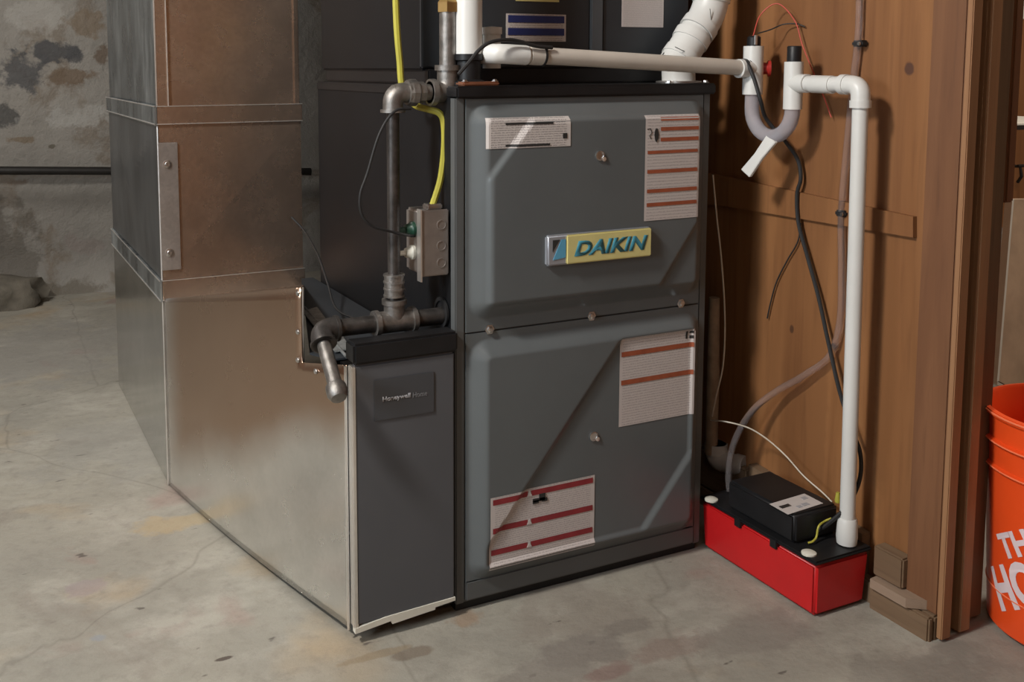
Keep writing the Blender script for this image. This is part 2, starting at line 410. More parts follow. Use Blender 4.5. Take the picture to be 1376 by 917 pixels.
def drape(h, x0, x1, z0, z1, lift):
    b = bmesh.new(); nx = max(2, int((x1-x0)/.004)); nz = max(1, int((z1-z0)/.006))
    V = [[b.verts.new((x0+(x1-x0)*i/nx, -h(x0+(x1-x0)*i/nx, z0+(z1-z0)*j/nz)-lift, z0+(z1-z0)*j/nz)) for j in range(nz+1)] for i in range(nx+1)]
    for i in range(nx):
        for j in range(nz): b.faces.new((V[i][j], V[i+1][j], V[i+1][j+1], V[i][j+1]))
    return b
def label_rect(tl, br, Y, m, parent, name='label', th=.0006, Lz=None):
    """flat sticker on a door plane facing -Y with UVs; px corners -> plane"""
    x0, z1 = tl; x1, z0 = br
    h = HF.get(parent.name) if parent else None
    b = box(x0, x1, Y-th, Y, z0, z1) if h is None else drape(h, x0, x1, z0, z1, .0008)
    o = bm_obj(name, b, m, parent)
    if h is not None: HF[o.name] = h
    uvl = o.data.uv_layers.new(name='UV'); off = Vector(o['_o'])
    for p in o.data.polygons:
        for li in p.loop_indices:
            co = o.data.vertices[o.data.loops[li].vertex_index].co + off
            uvl.data[li].uv = ((co.x-x0)/(x1-x0), (co.z-z0)/(z1-z0))
    return o
def text_bm(s, size=1., shear=0., bold=0., ext=0., space=1.):
    cu = bpy.data.curves.new('t', 'FONT'); cu.body = s; cu.size = size; cu.shear = shear; cu.offset = bold
    cu.extrude = ext; cu.align_x = 'LEFT'; cu.resolution_u = 4; cu.space_character = space
    o = bpy.data.objects.new('t', cu); COL.objects.link(o)
    dg = bpy.context.evaluated_depsgraph_get(); me = bpy.data.meshes.new_from_object(o.evaluated_get(dg))
    bpy.data.objects.remove(o); b = bmesh.new(); b.from_mesh(me); bpy.data.meshes.remove(me)
    bmesh.ops.triangulate(b, faces=b.faces)
    return b
def bounds(b):
    xs = [v.co.x for v in b.verts]; ys = [v.co.y for v in b.verts]
    return min(xs), max(xs), min(ys), max(ys)
def text_on_front(s, x0, x1, z0, z1, Y, m, parent, name='lettering', shear=0., bold=0., slope=0.):
    b = text_bm(s, 1., shear, bold, .0); a0, a1, c0, c1 = bounds(b)
    for v in b.verts:
        u = (v.co.x-a0)/(a1-a0); w_ = (v.co.y-c0)/(c1-c0)
        v.co = Vector((x0+u*(x1-x0), Y, z0+w_*(z1-z0)+slope*u))
    r = bmesh.ops.extrude_face_region(b, geom=list(b.faces))
    bmesh.ops.translate(b, verts=[g for g in r['geom'] if isinstance(g, bmesh.types.BMVert)], vec=(0, -.0006, 0))
    bmesh.ops.recalc_face_normals(b, faces=b.faces)
    return bm_obj(name, b, m, parent)

# ================================================================== SETTING
def grid_plane(x0, x1, y0, y1, nx, ny, f):
    b = bmesh.new(); V = [[b.verts.new(f(x0+(x1-x0)*i/nx, y0+(y1-y0)*j/ny)) for j in range(ny+1)] for i in range(nx+1)]
    for i in range(nx):
        for j in range(ny): b.faces.new((V[i][j], V[i+1][j], V[i+1][j+1], V[i][j+1]))
    return b
def fz(x, y):
    n = noise.noise(Vector((x*1.2, y*1.2, 0)))*.004 + noise.noise(Vector((x*5, y*5, 3)))*.0012
    return Vector((x, y, n-.005 if True else 0))
struct(bm_obj('floor', grid_plane(-3.3, 3.2, -3.1, 3.1, 160, 150, fz), 'floor', smooth=True, loc=(0, 0, 0)), 'worn patchy beige concrete floor')
def bw(x, z):
    n = noise.noise(Vector((x*1.3, z*1.3, 5)))*.035 + noise.noise(Vector((x*4, z*4, 1)))*.012
    foot = max(0, .14-z)/.14
    return Vector((x, 2.93+n-foot*.09*(.6+noise.noise(Vector((x*3, 0, 2)))), z))
struct(bm_obj('wall_back', grid_plane(-3.3, 3.2, -.02, 2.42, 120, 60, bw), 'wall', smooth=True, loc=(0, 2.9, 0)), 'uneven parged basement wall with dark damp stains')
struct(bm_obj('wall_left', box(-2.4, -2.3, -2.1, 3.1, -.02, 2.42), 'panel_wall', loc=(-2.35, 0, 0)))
wf = struct(bm_obj('wall_front', box(-2.3, 3.2, -2.12, -2.02, -.02, 2.42), 'panel_wall', loc=(0, -2.07, 0)))
struct(bm_obj('wall_far_right', box(3.2, 3.3, -3.1, 3.1, -.02, 2.42), 'panel_wall', loc=(3.25, 0, 0)))
struct(bm_obj('ceiling', box(-3.3, 3.2, -3.1, 3.1, 2.42, 2.46), 'joist', loc=(0, 0, 2.42)))
# partition: plywood sheets on studs, seen from the left
WX = .69
wr = struct(bm_obj('wall_right', box(WX, WX+.012, -.36, 1.75, .0, 2.41), 'ply', loc=(WX, .7, 0)), 'orange-brown plywood partition beside the furnace')
# boards at the partition's free end
def px_x(x, y, Y): return at(x, y, 'y', Y).x
BXF = .674
YE = at(1284, 350, 'x', BXF).y; YL = at(1237, 350, 'x', BXF).y
lab(bm_obj('stud', box(BXF, .6885, YE+.001, YL, .0365, 2.41, .002), 'board', wr), 'pine board, wide face to the furnace')
x_a1 = px_x(1296, 350, YE)
x_b0, x_b1 = px_x(1310, 350, YE), px_x(1324, 350, YE)
lab(bm_obj('stud', box(BXF-.001, x_a1, YE-.010, YE+.0005, .0, 2.41, .0015), 'board_light', wr), 'lighter pine board edge')
lab(bm_obj('stud', box(x_a1+.0005, x_b0-.0005, YE+.012, YE+.08, .0, 2.41), 'board_gap_shade', wr), 'recessed stud painted dark for the gap shade')
lab(bm_obj('stud', box(x_b0, x_b1, YE-.008, YE+.09, .0, 2.41, .002), 'board_light', wr), 'second light pine board edge')
lab(bm_obj('stud', box(x_b1+.0005, px_x(1346, 350, YE+.012), YE+.012, YE+.10, .0, 2.41, .004), 'post_grey', wr), 'grey-brown post face')
lab(bm_obj('stud', box(px_x(1347, 350, YE+.05), px_x(1358, 350, YE+.05), YE+.05, YE+.12, .70, 2.41, .003), 'board', wr), 'short board behind the post')
# rail nailed across the plywood
rail = poly_prism([at(960, 238, 'x', WX-.0005)+Vector((0, .25, .02)), at(1232, 291, 'x', WX-.0005), at(1232, 319, 'x', WX-.0005), at(960, 275, 'x', WX-.0005)+Vector((0, .25, 0))], (-.009, 0, 0))
lab(bm_obj('rail', rail, 'ply', wr), 'thin horizontal batten')
# sill
SYF = YE+.0015
s = Vector
sl = struct(bm_obj('trim_sill', box(.668, .689, SYF, 1.7, -.01, .036, .003, bm=box(.656, .6675, SYF, -.292, -.01, .036, .003)), 'sill', None))
sl['label'] = 'weathered timber sill plate on the floor'
b = box(.6685, .689, .03, 1.7, .0365, .12, .004)
bk = struct(bm_obj('trim_backboard', b, 'sill'), 'low timber backboard behind the pump')

# crumbled debris at foot of far wall
def rock(c, r, seed, m, sq=.5):
    b = bmesh.new(); bmesh.ops.create_icosphere(b, subdivisions=3, radius=r)
    for v in b.verts:
        d = 1+.45*noise.noise(v.co*(2.2/r)+Vector((seed, seed*2, 0)))+.12*noise.noise(v.co*(6/r)+Vector((seed, 0, 1)))
        v.co = Vector((v.co.x*d*2.2, v.co.y*d, v.co.z*d*sq))+Vector(c)
    return b
p1 = at(20, 392, 'y', 2.75)
tag(bm_obj('rubble_heap', rock((p1.x-.13, 2.78, .015), .11, 5, 'rubble', .9), 'rubble', smooth=70), 'low heap of crumbled dark debris at the foot of the far wall', 'debris')
# dark pipe along far wall
tag(bm_obj('wall_pipe', cyl((-3.28, 2.84, .665), (.68, 2.84, .463), .017, seg=16), 'shelf_dark', smooth=True), 'long dark rusty pipe running along the far concrete wall', 'pipe')

# ================================================================== FURNACE
FW, FD, FH = .528, .70, .90
fur = thing('furnace', (FW/2, FD/2, 0), 'tall grey gas furnace cabinet with two embossed doors and a yellow badge', 'furnace')
def fzp(x, y, Y): return at(x, y, 'y', Y)
bm_obj('cabinet_body', box(0.001, FW-.001, .012, FD, .03, FH-.002, .004), 'paint_shaded', fur)
bm_obj('base', box(.004, FW-.004, .006, FD, -.003, .031), 'black', fur)
lf0 = fzp(624, 300, 0).x
bm_obj('corner_post', box(0, lf0-.001, -.003, .016, .012, FH-.018, .002), 'paint_front', fur)
bm_obj('corner_post', box(FW-.017, FW, -.003, .016, .012, FH-.018, .002), 'paint_front', fur)
lab(bm_obj('top_cap', box(-.001, FW+.006, -.012, FD, FH-.020, FH, .003), 'black', fur), 'dark top cap')
bm_obj('inner_panel', box(lf0, FW-.017, .001, .016, .012, FH-.018), 'paint_front', fur)
bm_obj('rail', box(lf0, FW-.017, -.006, .002, .016, .05, .002), 'paint_front', fur)

def door(name, z0, z1, x0, x1, rim_z0, rim_z1, steps, bevel_w=.027, H=.024, rad=.035):
    """heightfield pressed-steel door. steps: list of (px p, px q, amount)"""
    nx, nz = 150, 190; b = bmesh.new(); V = []
    bx0, bx1, bz0, bz1 = x0+.004, x1-.004, z0, z1
    X0, X1 = lf0+.001, FW-.018
    def sd(x, z):  # signed dist inside of rounded rectangle
        cx, cz = (bx0+bx1)/2, (bz0+bz1)/2; hx, hz = (bx1-bx0)/2-rad, (bz1-bz0)/2-rad
        dx, dz = abs(x-cx)-hx, abs(z-cz)-hz
        return -(math.hypot(max(dx, 0), max(dz, 0))+min(max(dx, dz), 0)-rad)
    L = []
    for (p, q, amt) in steps:
        P = at(*p, 'y', -H); Q = at(*q, 'y', -H); dx, dz = Q.x-P.x, Q.z-P.z; ln = math.hypot(dx, dz)
        L.append((P.x, P.z, -dz/ln, dx/ln, amt))
    def hf(x, z):
            d = sd(x, z); t = min(max(d/bevel_w, 0), 1)
            t = t*t*(3-2*t)*.2+t*.8 if 0 < t < 1 else t
            h = .004+t*(H-.004)
            if d > bevel_w*.9:
                fade = min(1, (d-bevel_w*.9)/.008)
                for (px_, pz_, nx_, nz_, amt) in L:
                    s_ = (x-px_)*nx_+(z-pz_)*nz_
                    u = min(max(s_/.0045*.5+.5, 0), 1); h += amt*u*fade
            return h
    for i in range(nx+1):
        V.append([b.verts.new((X0+(X1-X0)*i/nx, -hf(X0+(X1-X0)*i/nx, rim_z0+(rim_z1-rim_z0)*j/nz), rim_z0+(rim_z1-rim_z0)*j/nz)) for j in range(nz+1)])
    for i in range(nx):
        for j in range(nz): b.faces.new((V[i][j], V[i+1][j], V[i+1][j+1], V[i][j+1]))
    # folded rim to give thickness
    edge = [e for e in b.edges if e.is_boundary]
    r = bmesh.ops.extrude_edge_only(b, edges=edge)
    for g in r['geom']:
        if isinstance(g, bmesh.types.BMVert): g.co.y = .0005
    bmesh.ops.recalc_face_normals(b, faces=b.faces)
    o = bm_obj(name, b, 'paint', fur, smooth=50); HF[o.name] = hf; return o
DH = .024
YD = -DH-.0030
zseam = .4865
ux0, ux1 = at(627, 300, 'y', -.004).x, at(945, 300, 'y', -.004).x
z_top = at(628, 139, 'y', -.004).z
z_ub = at(628, 432, 'y', -.004).z
z_lt = at(628, 460, 'y', -.004).z
z_lb = at(628, 783, 'y', -.004).z
# normal of each line points to the right/below or left/above: orientation by point order
ud = door('upper_door', z_ub, z_top, ux0, ux1, zseam+.0015, FH-.021,
          [((648, 252), (722, 150), -.0062), ((885, 385), (940, 292), .0062)])
ld = door('lower_door', z_lb, z_lt, ux0, ux1, .045, zseam-.0015,
          [((658, 735), (838, 455), .0062), ((862, 718), (935, 600), -.0062)])
lab(ud, 'upper pressed steel door with badge'); lab(ld, 'lower pressed steel door with warning labels')
for (x, y) in ((658, 443), (795, 425), (915, 408)):
    p = at(x, y, 'y', -.005); screw((p.x, -.0045, p.z), (0, -1, 0), .006, 'steel', fur)
# sight-glass knobs
def sf(o, x, z): return -HF[o.name](x, z)
def sight(x, y, drr):
    p = at(x, y, 'y', -DH); ys = sf(drr, p.x, p.z)
    k = bm_obj('sight_port', lathe((p.x, ys+.0005, p.z), [(0, .0), (.0085, .0), (.0085, .003), (.0065, .0035), (.006, .0015), (0, .0015)], 24, (0, -1, 0)), 'steel', drr, smooth=True)
    bm_obj('screw', lathe((p.x+.008, ys, p.z-.006), [(0, 0), (.004, 0), (.004, .003), (0, .004)], 10, (0, -1, 0)), 'galv_edge', drr)
sight(803, 209, ud); sight(800, 588, ld)
def R4(tl, br, Y=None):
    Y = YD if Y is None else Y
    a = at(*tl, 'y', Y); c = at(*br, 'y', Y); return (a.x, a.z), (c.x, c.z)
def label_on(parent, tl, br, m, name='label', Y=None, labtxt=None):
    Y = YD if Y is None else Y
    A, B = R4(tl, br, Y); o = label_rect(A, B, Y, M[m], parent, name)
    if labtxt: lab(o, labtxt)
    return o, A, B
def bars(parent, A, B, Y, spec, m, th=.0012):
    """spec: (u0,u1,v0,v1) fractions, v measured from top"""
    for (u0, u1, v0, v1) in spec:
        x0 = A[0]+(B[0]-A[0])*u0; x1 = A[0]+(B[0]-A[0])*u1
        z1 = A[1]+(B[1]-A[1])*v0; z0 = A[1]+(B[1]-A[1])*v1
        h = HF.get(parent.name)
        bm_obj('stripe', box(x0, x1, Y-th, Y-.0003, z0, z1) if h is None else drape(h, x0, x1, z0, z1, .0015), m, parent)
# upper left notice
o, A, B = label_on(ud, (655, 159), (765, 196), 'print', 'notice_label', labtxt='wide white notice label with fine print')
bars(o, A, B, YD, [(.22, .78, .17, .24), (.22, .74, .88, .95)], 'black_ink')
bars(o, A, B, YD, [(.90, .955, .56, .74)], 'black_ink')
# upper right warning
o, A, B = label_on(ud, (866, 155), (936, 291), 'print_soft', 'warning_label', labtxt='tall white warning label with seven orange bars')
bars(o, A, B, YD, [(.27, .97, .02, .055), (.27, .97, .115, .15), (.27, .97, .215, .25), (.04, .96, .335, .365), (.04, .96, .515, .55), (.04, .96, .70, .735), (.04, .96, .83, .865)], 'orange_ink')
def blot(parent, x, y, rx, rz, seed):
    p = at(x, y, 'y', YD); b = bmesh.new(); n = 18
    pts = []
    for k in range(n):
        a = 2*math.pi*k/n; rr = 1+.35*noise.noise(Vector((math.cos(a)*1.5+seed, math.sin(a)*1.5, seed)))
        pts.append((p.x+rx*rr*math.cos(a), sf(parent, p.x, p.z)-.0012, p.z+rz*rr*math.sin(a)))
    return bm_obj('pictogram', poly_prism(pts, (0, -.0006, 0), b), 'black_ink', parent)
blot(o, 880, 181, .0045, .012, 2); 
pq = [at(x, y, 'y', sf(o, A[0]+.01, A[1]-.02)-.001) for x, y in ((870, 174), (874, 173), (876, 178), (873, 183), (875, 187))]
bm_obj('pictogram', tube(pq, .0008, 6), 'black_ink', o)
# lower right warning
o, A, B = label_on(ld, (837, 457), (934, 564), 'print_soft', 'warning_label', labtxt='square white warning label with two orange bars')
A = (A[0], at(837, 457, 'y', YD).z); B = (B[0], at(837, 576, 'y', YD).z)
bpy.data.objects.remove(o)
o = label_rect(A, B, YD, M['print_soft'], ld, 'warning_label'); lab(o, 'square white warning label with two orange bars')
bars(o, A, B, YD, [(.02, .98, .155, .21), (.02, .98, .475, .53)], 'orange_ink')
bars(o, A, B, YD, [(.88, .905, .02, .11), (.93, .975, .02, .05), (.93, .975, .075, .11)], 'black_ink')
# lower left warning (red)
A = (at(660, 700, 'y', YD).x, at(660, 671, 'y', YD).z); B = (at(802, 700, 'y', YD).x, at(660, 770, 'y', YD).z)
o = label_rect(A, B, YD, M['print_soft'], ld, 'warning_label'); lab(o, 'white danger label with three dark red bars')
for v in (.03, .42, .735):
    bars(o, A, B, YD, [(.02, .355, v, v+.075), (.385, .98, v, v+.075)], 'red_ink')
    p = (A[0]+(B[0]-A[0])*.37, A[1]+(B[1]-A[1])*(v+.07))
    bm_obj('warning_triangle', poly_prism([(p[0]-.005, sf(o, *p)-.0017, p[1]), (p[0]+.005, sf(o, *p)-.0017, p[1]), (p[0], sf(o, *p)-.0017, p[1]+.010)], (0, -.0006, 0)), 'paper', o)
for dx, dz, sx, sz in ((0, 0, .012, .003), (.007, .004, .006, .006), (-.006, -.003, .006, .003), (.012, -.002, .005, .003)):
    pp = at(727, 674, 'y', YD); ys = sf(o, pp.x, pp.z)
    bm_obj('pictogram', box(pp.x+dx-sx, pp.x+dx+sx, ys-.0024, ys-.001, pp.z+dz-sz, pp.z+dz+sz), 'black_ink', o)
# tape scrap beneath the red label
# badge
bA = (at(734, 330, 'y', -DH-.008).x, 0); 
bx0_, bx1_ = at(734, 340, 'y', -.034).x, at(873, 330, 'y', -.034).x
bz1, bz0 = at(734, 317, 'y', -.034).z, at(734, 358, 'y', -.034).z
badge = bm_obj('badge', box(bx0_, bx1_, -.0385, -.0262, bz0, bz1, .003, 3), 'badge_grey', ud, smooth=True); lab(badge, 'raised silver and yellow maker badge')
bwid, bh = bx1_-bx0_, bz1-bz0
bm_obj('badge_face', box(bx0_+bwid*.17, bx1_-.001, -.041, -.0365, bz0+.001, bz1-.001, .002, 2), 'badge_yellow', badge, smooth=True)
zz0, zz1 = bz0+bh*.15, bz1-bh*.15
bm_obj('badge_emblem', poly_prism([(bx0_+bwid*.045, -.0387, zz1), (bx0_+bwid*.11, -.0387, zz1), (bx0_+bwid*.045, -.0387, zz1-bh*.38)], (0, -.0008, 0)), 'black_ink', badge)
bm_obj('badge_emblem', poly_prism([(bx0_+bwid*.125, -.0387, zz1), (bx0_+bwid*.165, -.0387, zz1), (bx0_+bwid*.165, -.0387, zz0+bh*.1), (bx0_+bwid*.05, -.0387, zz0+bh*.05)], (0, -.0008, 0)), 'badge_sky', badge)
text_on_front('DAIKIN', bx0_+bwid*.24, bx1_-bwid*.045, bz0+bh*.26, bz1-bh*.24, -.041, 'badge_blue', badge, 'lettering', .25, .045)

# hole in furnace side
bm_obj('grommet', lathe((-.001, .045, .515), [(.0, 0), (.026, 0), (.026, .004), (.020, .004), (.02, .001), (0, .001)], 24, (-1, 0, 0)), 'rubber', fur, smooth=True)

# ================================================================== COIL CABINET
coil = thing('coil_cabinet', (.28, .4, .9), 'dark charcoal evaporator coil cabinet standing on top of the furnace', 'coil cabinet')
CYF = .12
bm_obj('cabinet_body', box(-.002, .565, CYF+.006, .66, .925, 1.45, .004), 'paint_shaded', coil)
bm_obj('base_tray', box(.004, .56, CYF-.012, .65, .901, .928, .003), 'black', coil)
xs1, xs2 = at(792, 50, 'y', CYF).x, at(808, 50, 'y', CYF).x
xr = .572
bm_obj('front_panel', box(-.004, xs1-.001, CYF-.002, CYF+.008, .93, 1.45, .002), 'coil_paint', coil)
bm_obj('trim_strip', box(xs1, xs2, CYF-.006, CYF+.008, .93, 1.45, .002), 'coil_strip', coil)
bm_obj('front_panel', box(xs2+.001, xr, CYF-.002, CYF+.008, .93, 1.45, .002), 'coil_paint', coil)
YC = CYF-.0022
A, B = R4((680, 18), (760, 56), YC)
o = label_rect(A, B, YC, M['print'], coil, 'label'); lab(o, 'white label with two dark blue bars')
bars(o, A, B, YC, [(.03, .97, .06, .32), (.03, .97, .52, .78)], 'blue_ink')
A, B = R4((693, -20), (751, 3), YC); lab(label_rect(A, B, YC, M['badge_yellow'], coil, 'label'), 'yellow label')
A, B = R4((836, -22), (891, 37), YC); lab(label_rect(A, B, YC, M['print_soft'], coil, 'label'), 'plain white label')

# ================================================================== FILTER CABINET
fc = thing('filter_cabinet', (-.094, .02, 0), 'narrow slate-grey air filter cabinet with a black top, left of the furnace', 'filter cabinet')
cx0 = at(473, 600, 'y', 0).x; cx1 = -.006
zc0, zc1 = .022, at(490, 487, 'y', 0).z
zt = at(490, 458, 'y', 0).z
bm_obj('cabinet_body', box(cx0+.003, -.002, .006, .06, .012, zc1-.012), 'black', fc)
fd = bm_obj('door', box(cx0, cx1, -.012, .004, zc0+.004, zc1, .003), 'filter_door', fc)
bm_obj('edge_strip', box(cx0-.004, cx0+.0035, -.013, .006, zc0, zc1-.002, .0015), 'galv_edge', fc)
bm_obj('top_cap', box(cx0-.001, -.001, -.016, .024, zc1+.001, zt, .004), 'black', fc)
# torn light bottom lip
b = poly_prism([(cx0-.003, -.014, zc0-.008), (cx0+.06, -.014, zc0-.001), (cx0+.062, -.014, zc0-.007), (cx0+.14, -.014, zc0-.001), (cx0+.141, -.014, zc0+.003), (cx1, -.014, zc0+.006), (cx1, -.014, zc0+.012), (cx0+.14, -.014, zc0+.011), (cx0+.05, -.014, zc0+.008), (cx0-.003, -.014, zc0+.001)], (0, .012, 0))
lab(bm_obj('bottom_lip', b, 'white_edge', fc), 'chipped pale bottom lip')
# nameplate
Yn = -.0122
nx0, nx1 = at(502, 530, 'y', Yn).x, at(583, 530, 'y', Yn).x
nz1, nz0 = at(502, 511, 'y', Yn).z, at(502, 567, 'y', Yn).z
npl = bm_obj('nameplate', box(nx0, nx1, Yn-.0016, Yn, nz0, nz1, .0007), 'plate', fd)
nw = nx1-nx0
text_on_front('Honeywell', nx0+nw*.14, nx0+nw*.60, nz0+(nz1-nz0)*.42, nz0+(nz1-nz0)*.57, Yn-.0016, 'grey_ink', npl, 'lettering', 0, .03)
text_on_front('Home', nx0+nw*.64, nx0+nw*.88, nz0+(nz1-nz0)*.44, nz0+(nz1-nz0)*.56, Yn-.0016, 'dim_ink', npl, 'lettering')

# ================================================================== RETURN DUCT
DX0, DX1, DY0, DY1 = -.3455, -.022, .755, 1.55
duct = thing('return_duct', ((DX0+DX1)/2, 1.1, 0), 'tall square galvanized steel return duct with a flared boot on the floor', 'duct')
zA1, zA0 = at(212, 143, 'y', DY0).z, at(212, 167, 'y', DY0).z      # upper band
zB1, zB0 = at(219, 377, 'y', DY0).z, at(222, 403, 'y', DY0).z      # lower band
def shell(x0, x1, y0, y1, z0, z1, ff, fs, name):
    """front sheet and left sheet of one duct section, rest of the box behind"""
    bm_obj(name, box(x0, x1, y0, y0+.004, z0, z1), ff, duct)
    lab(bm_obj('side_sheet', box(x0, x0+.004, y0+.0045, y1, z0, z1), fs, duct), 'left sheet with a dark reflection in its colour')
    bm_obj('back_sheet', box(x0+.0045, x1, y1-.004, y1, z0, z1), 'galv', duct)
    bm_obj('side_sheet', box(x1-.004, x1, y0+.0045, y1-.0045, z0, z1), 'galv', duct)
shell(DX0+.004, DX1-.004, DY0+.004, DY1, zA1-.002, 2.41, 'galv', 'galv_scuffed', 'front_sheet')
# standing seams of the upper section
bm_obj('seam', box(DX0+.001, DX0+.024, DY0-.001, DY0+.004, zA1, 2.41, .0012), 'galv', duct)
bm_obj('seam', box(DX1-.014, DX1-.002, DY0-.001, DY0+.004, zA1, 2.41, .0012), 'galv', duct)
bm_obj('seam', box(DX0+.0235, DX0+.0255, DY0-.004, DY0+.004, zA1, 2.41), 'galv_edge', duct)
bm_obj('seam', box(DX0-.001, DX0+.0015, DY0-.002, DY0+.003, zA0, 2.41), 'galv_edge', duct)
# middle section with cross-broken sheets (shallow pyramid)
def crossbreak(p00, p10, p11, p01, n, amp, N=24):
    b = bmesh.new(); V = []; n = Vector(n)
    for i in range(N+1):
        r = []
        for j in range(N+1):
            u, v = i/N, j/N; p = p00.lerp(p10, u).lerp(p01.lerp(p11, u), v)
            h = min(min(u, 1-u)/.5, min(v, 1-v)/.5)
            r.append(b.verts.new(p+n*amp*h))
        V.append(r)
    for i in range(N):
        for j in range(N): b.faces.new((V[i][j], V[i+1][j], V[i+1][j+1], V[i][j+1]))
    bmesh.ops.recalc_face_normals(b, faces=b.faces); return b
s = Vector
bm_obj('front_sheet', crossbreak(s((DX0, DY0, zB1)), s((DX1, DY0, zB1)), s((DX1, DY0, zA0)), s((DX0, DY0, zA0)), (0, -1, 0), .004), 'galv', duct)
lab(bm_obj('side_sheet', crossbreak(s((DX0, DY0, zB1)), s((DX0, DY1, zB1)), s((DX0, DY1, zA0)), s((DX0, DY0, zA0)), (-1, 0, 0), .010), 'galv_dark_reflect', duct), 'left sheet with a dark reflection in its colour')
bm_obj('back_sheet', box(DX0+.001, DX1, DY1-.004, DY1, zB1, zA0), 'galv', duct)
bm_obj('side_sheet', box(DX1-.004, DX1, DY0+.001, DY1-.0045, zB1, zA0), 'galv', duct)
bm_obj('corner_bead', cyl((DX0, DY0, zB1), (DX0, DY0, zA0), .0022, seg=8), 'galv_edge', duct)
# drive-cleat bands
def band(z0, z1, name='band'):
    t = .006
    bm_obj(name, box(DX0-t*.2, DX1+t*.4, DY0-t, DY0-.0003, z0, z1, .001), 'galv', duct)
    lab(bm_obj(name, box(DX0-t, DX0-.0003, DY0-t, DY1, z0-.004, z1+.002, .001), 'galv_scuffed', duct), 'scuffed side cleat')
    for z in (z0, z1):
        bm_obj('band_lip', box(DX0-t*.2, DX1+t*.4, DY0-t-.0014, DY0-t+.0004, z-.0009, z+.0009), 'galv_edge', duct)
        bm_obj('band_lip', box(DX0-t-.0014, DX0-t+.0004, DY0-t, DY1, z-.0012, z+.0012), 'galv_edge', duct)
band(zA0, zA1); band(zB0, zB1)
# strap plate
px0, px1 = at(215, 280, 'y', DY0-.006).x, at(241, 280, 'y', DY0-.006).x
pz1, pz0 = at(216, 192, 'y', DY0-.006).z, at(218, 364, 'y', DY0-.006).z
strap = bm_obj('strap_plate', box(px0, px1, DY0-.0075, DY0-.0045, pz0, pz1, .0008), 'galv_dull', duct); lab(strap, 'flat grey strap plate with two screws')
for (x, y) in ((225, 221), (228, 340)):
    p = at(x, y, 'y', DY0-.008); 
    bm_obj('screw', lathe((p.x, DY0-.0075, p.z), [(0, 0), (.0095, 0), (.0095, .0015), (.006, .002), (.0055, .006), (.003, .0065), (0, .005)], 16, (0, -1, 0)), 'steel', strap, smooth=True)
# boot: one big vertical sheet running forward from the duct's corner to the filter cabinet, notched at its top
PE = s((cx0-.004, .010, .012)); PD = s((cx0-.004, .010, zc1-.004)); PF = s((DX0, DY0, -.002)); PA = s((DX0, DY0, zB0+.003))
def on_sheet(x, y):
    d = ray(x, y); e = PE-PF; n_ = s((e.y, -e.x, 0)); k_ = n_.dot(PF-CAM)/n_.dot(d); return CAM+d*k_
PT = on_sheet(407.5, 386); PN = on_sheet(407.5, 486)
def plan(u):   # gently bowed plan curve, u=0 at the duct corner, u=1 at the filter cabinet
    p = PF.lerp(PE, u); e = (PE-PF).normalized(); n_ = s((e.y, -e.x, 0))
    if n_.x > 0: n_ = -n_
    return p+n_*(.010*math.sin(math.pi*u))
uT = (PT-PF).xy.length/(PE-PF).xy.length
b = bmesh.new(); V = []; W2 = []
us = [uT*i/30 for i in range(31)]+[uT+(1-uT)*i/10 for i in range(1, 11)]
for ii, u in enumerate(us):
    p = plan(u); zb = PF.z+(PE.z-PF.z)*u
    zm = PA.z-.06+(PN.z-PA.z+.06)*u/uT if ii <= 30 else PN.z+(PD.z-PN.z)*(u-uT)/(1-uT)
    V.append([b.verts.new((p.x, p.y, zb+(zm-zb)*k/24)) for k in range(25)])
    if ii <= 30:
        zt2 = PA.z+(PT.z-PA.z)*u/uT
        W2.append([V[-1][-1]]+[b.verts.new((p.x, p.y, zm+(zt2-zm)*k/6)) for k in range(1, 7)])
for G, kk in ((V, 24), (W2, 6)):
    for i in range(len(G)-1):
        for k in range(kk): b.faces.new((G[i][k], G[i+1][k], G[i+1][k+1], G[i][k+1]))
bmesh.ops.recalc_face_normals(b, faces=b.faces)
bvh = BVHTree.FromBMesh(b)
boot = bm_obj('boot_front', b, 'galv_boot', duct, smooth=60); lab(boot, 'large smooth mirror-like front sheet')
md = boot.modifiers.new('thick', 'SOLIDIFY'); md.thickness = .002; md.offset = -1
def hit(x, y, lift=.002):
    d = ray(x, y).normalized(); r = bvh.ray_cast(CAM, d)
    if r[0] is None: return None
    n = r[1] if r[1].dot(d) < 0 else -r[1]
    return r[0]+n*lift, n
# left sheet of the boot
M['galv_mirror'] = galv('galvanized_sheet_polished', (.50, .50, .48), .16)
lab(bm_obj('side_sheet', box(DX0, DX0+.004, DY0+.001, DY1, -.002, zB1), 'galv_mirror', duct), 'smooth left sheet')
bm_obj('corner_bead', cyl((DX0-.0005, DY0-.0005, -.002), (DX0-.0005, DY0-.0005, zB0), .0018, seg=8), 'galv_edge', duct)
bm_obj('back_sheet', box(DX0+.005, DX1, DY1-.004, DY1, -.002, zB1), 'galv', duct)
bm_obj('side_sheet', box(DX1-.004, DX1, DY0+.002, DY1-.005, -.002, zB1), 'galv', duct)
bm_obj('corner_bead', tube([PD+s((-.003, -.003, .0)), PE+s((-.003, -.003, 0))], .0025, 8), 'galv_edge', duct)
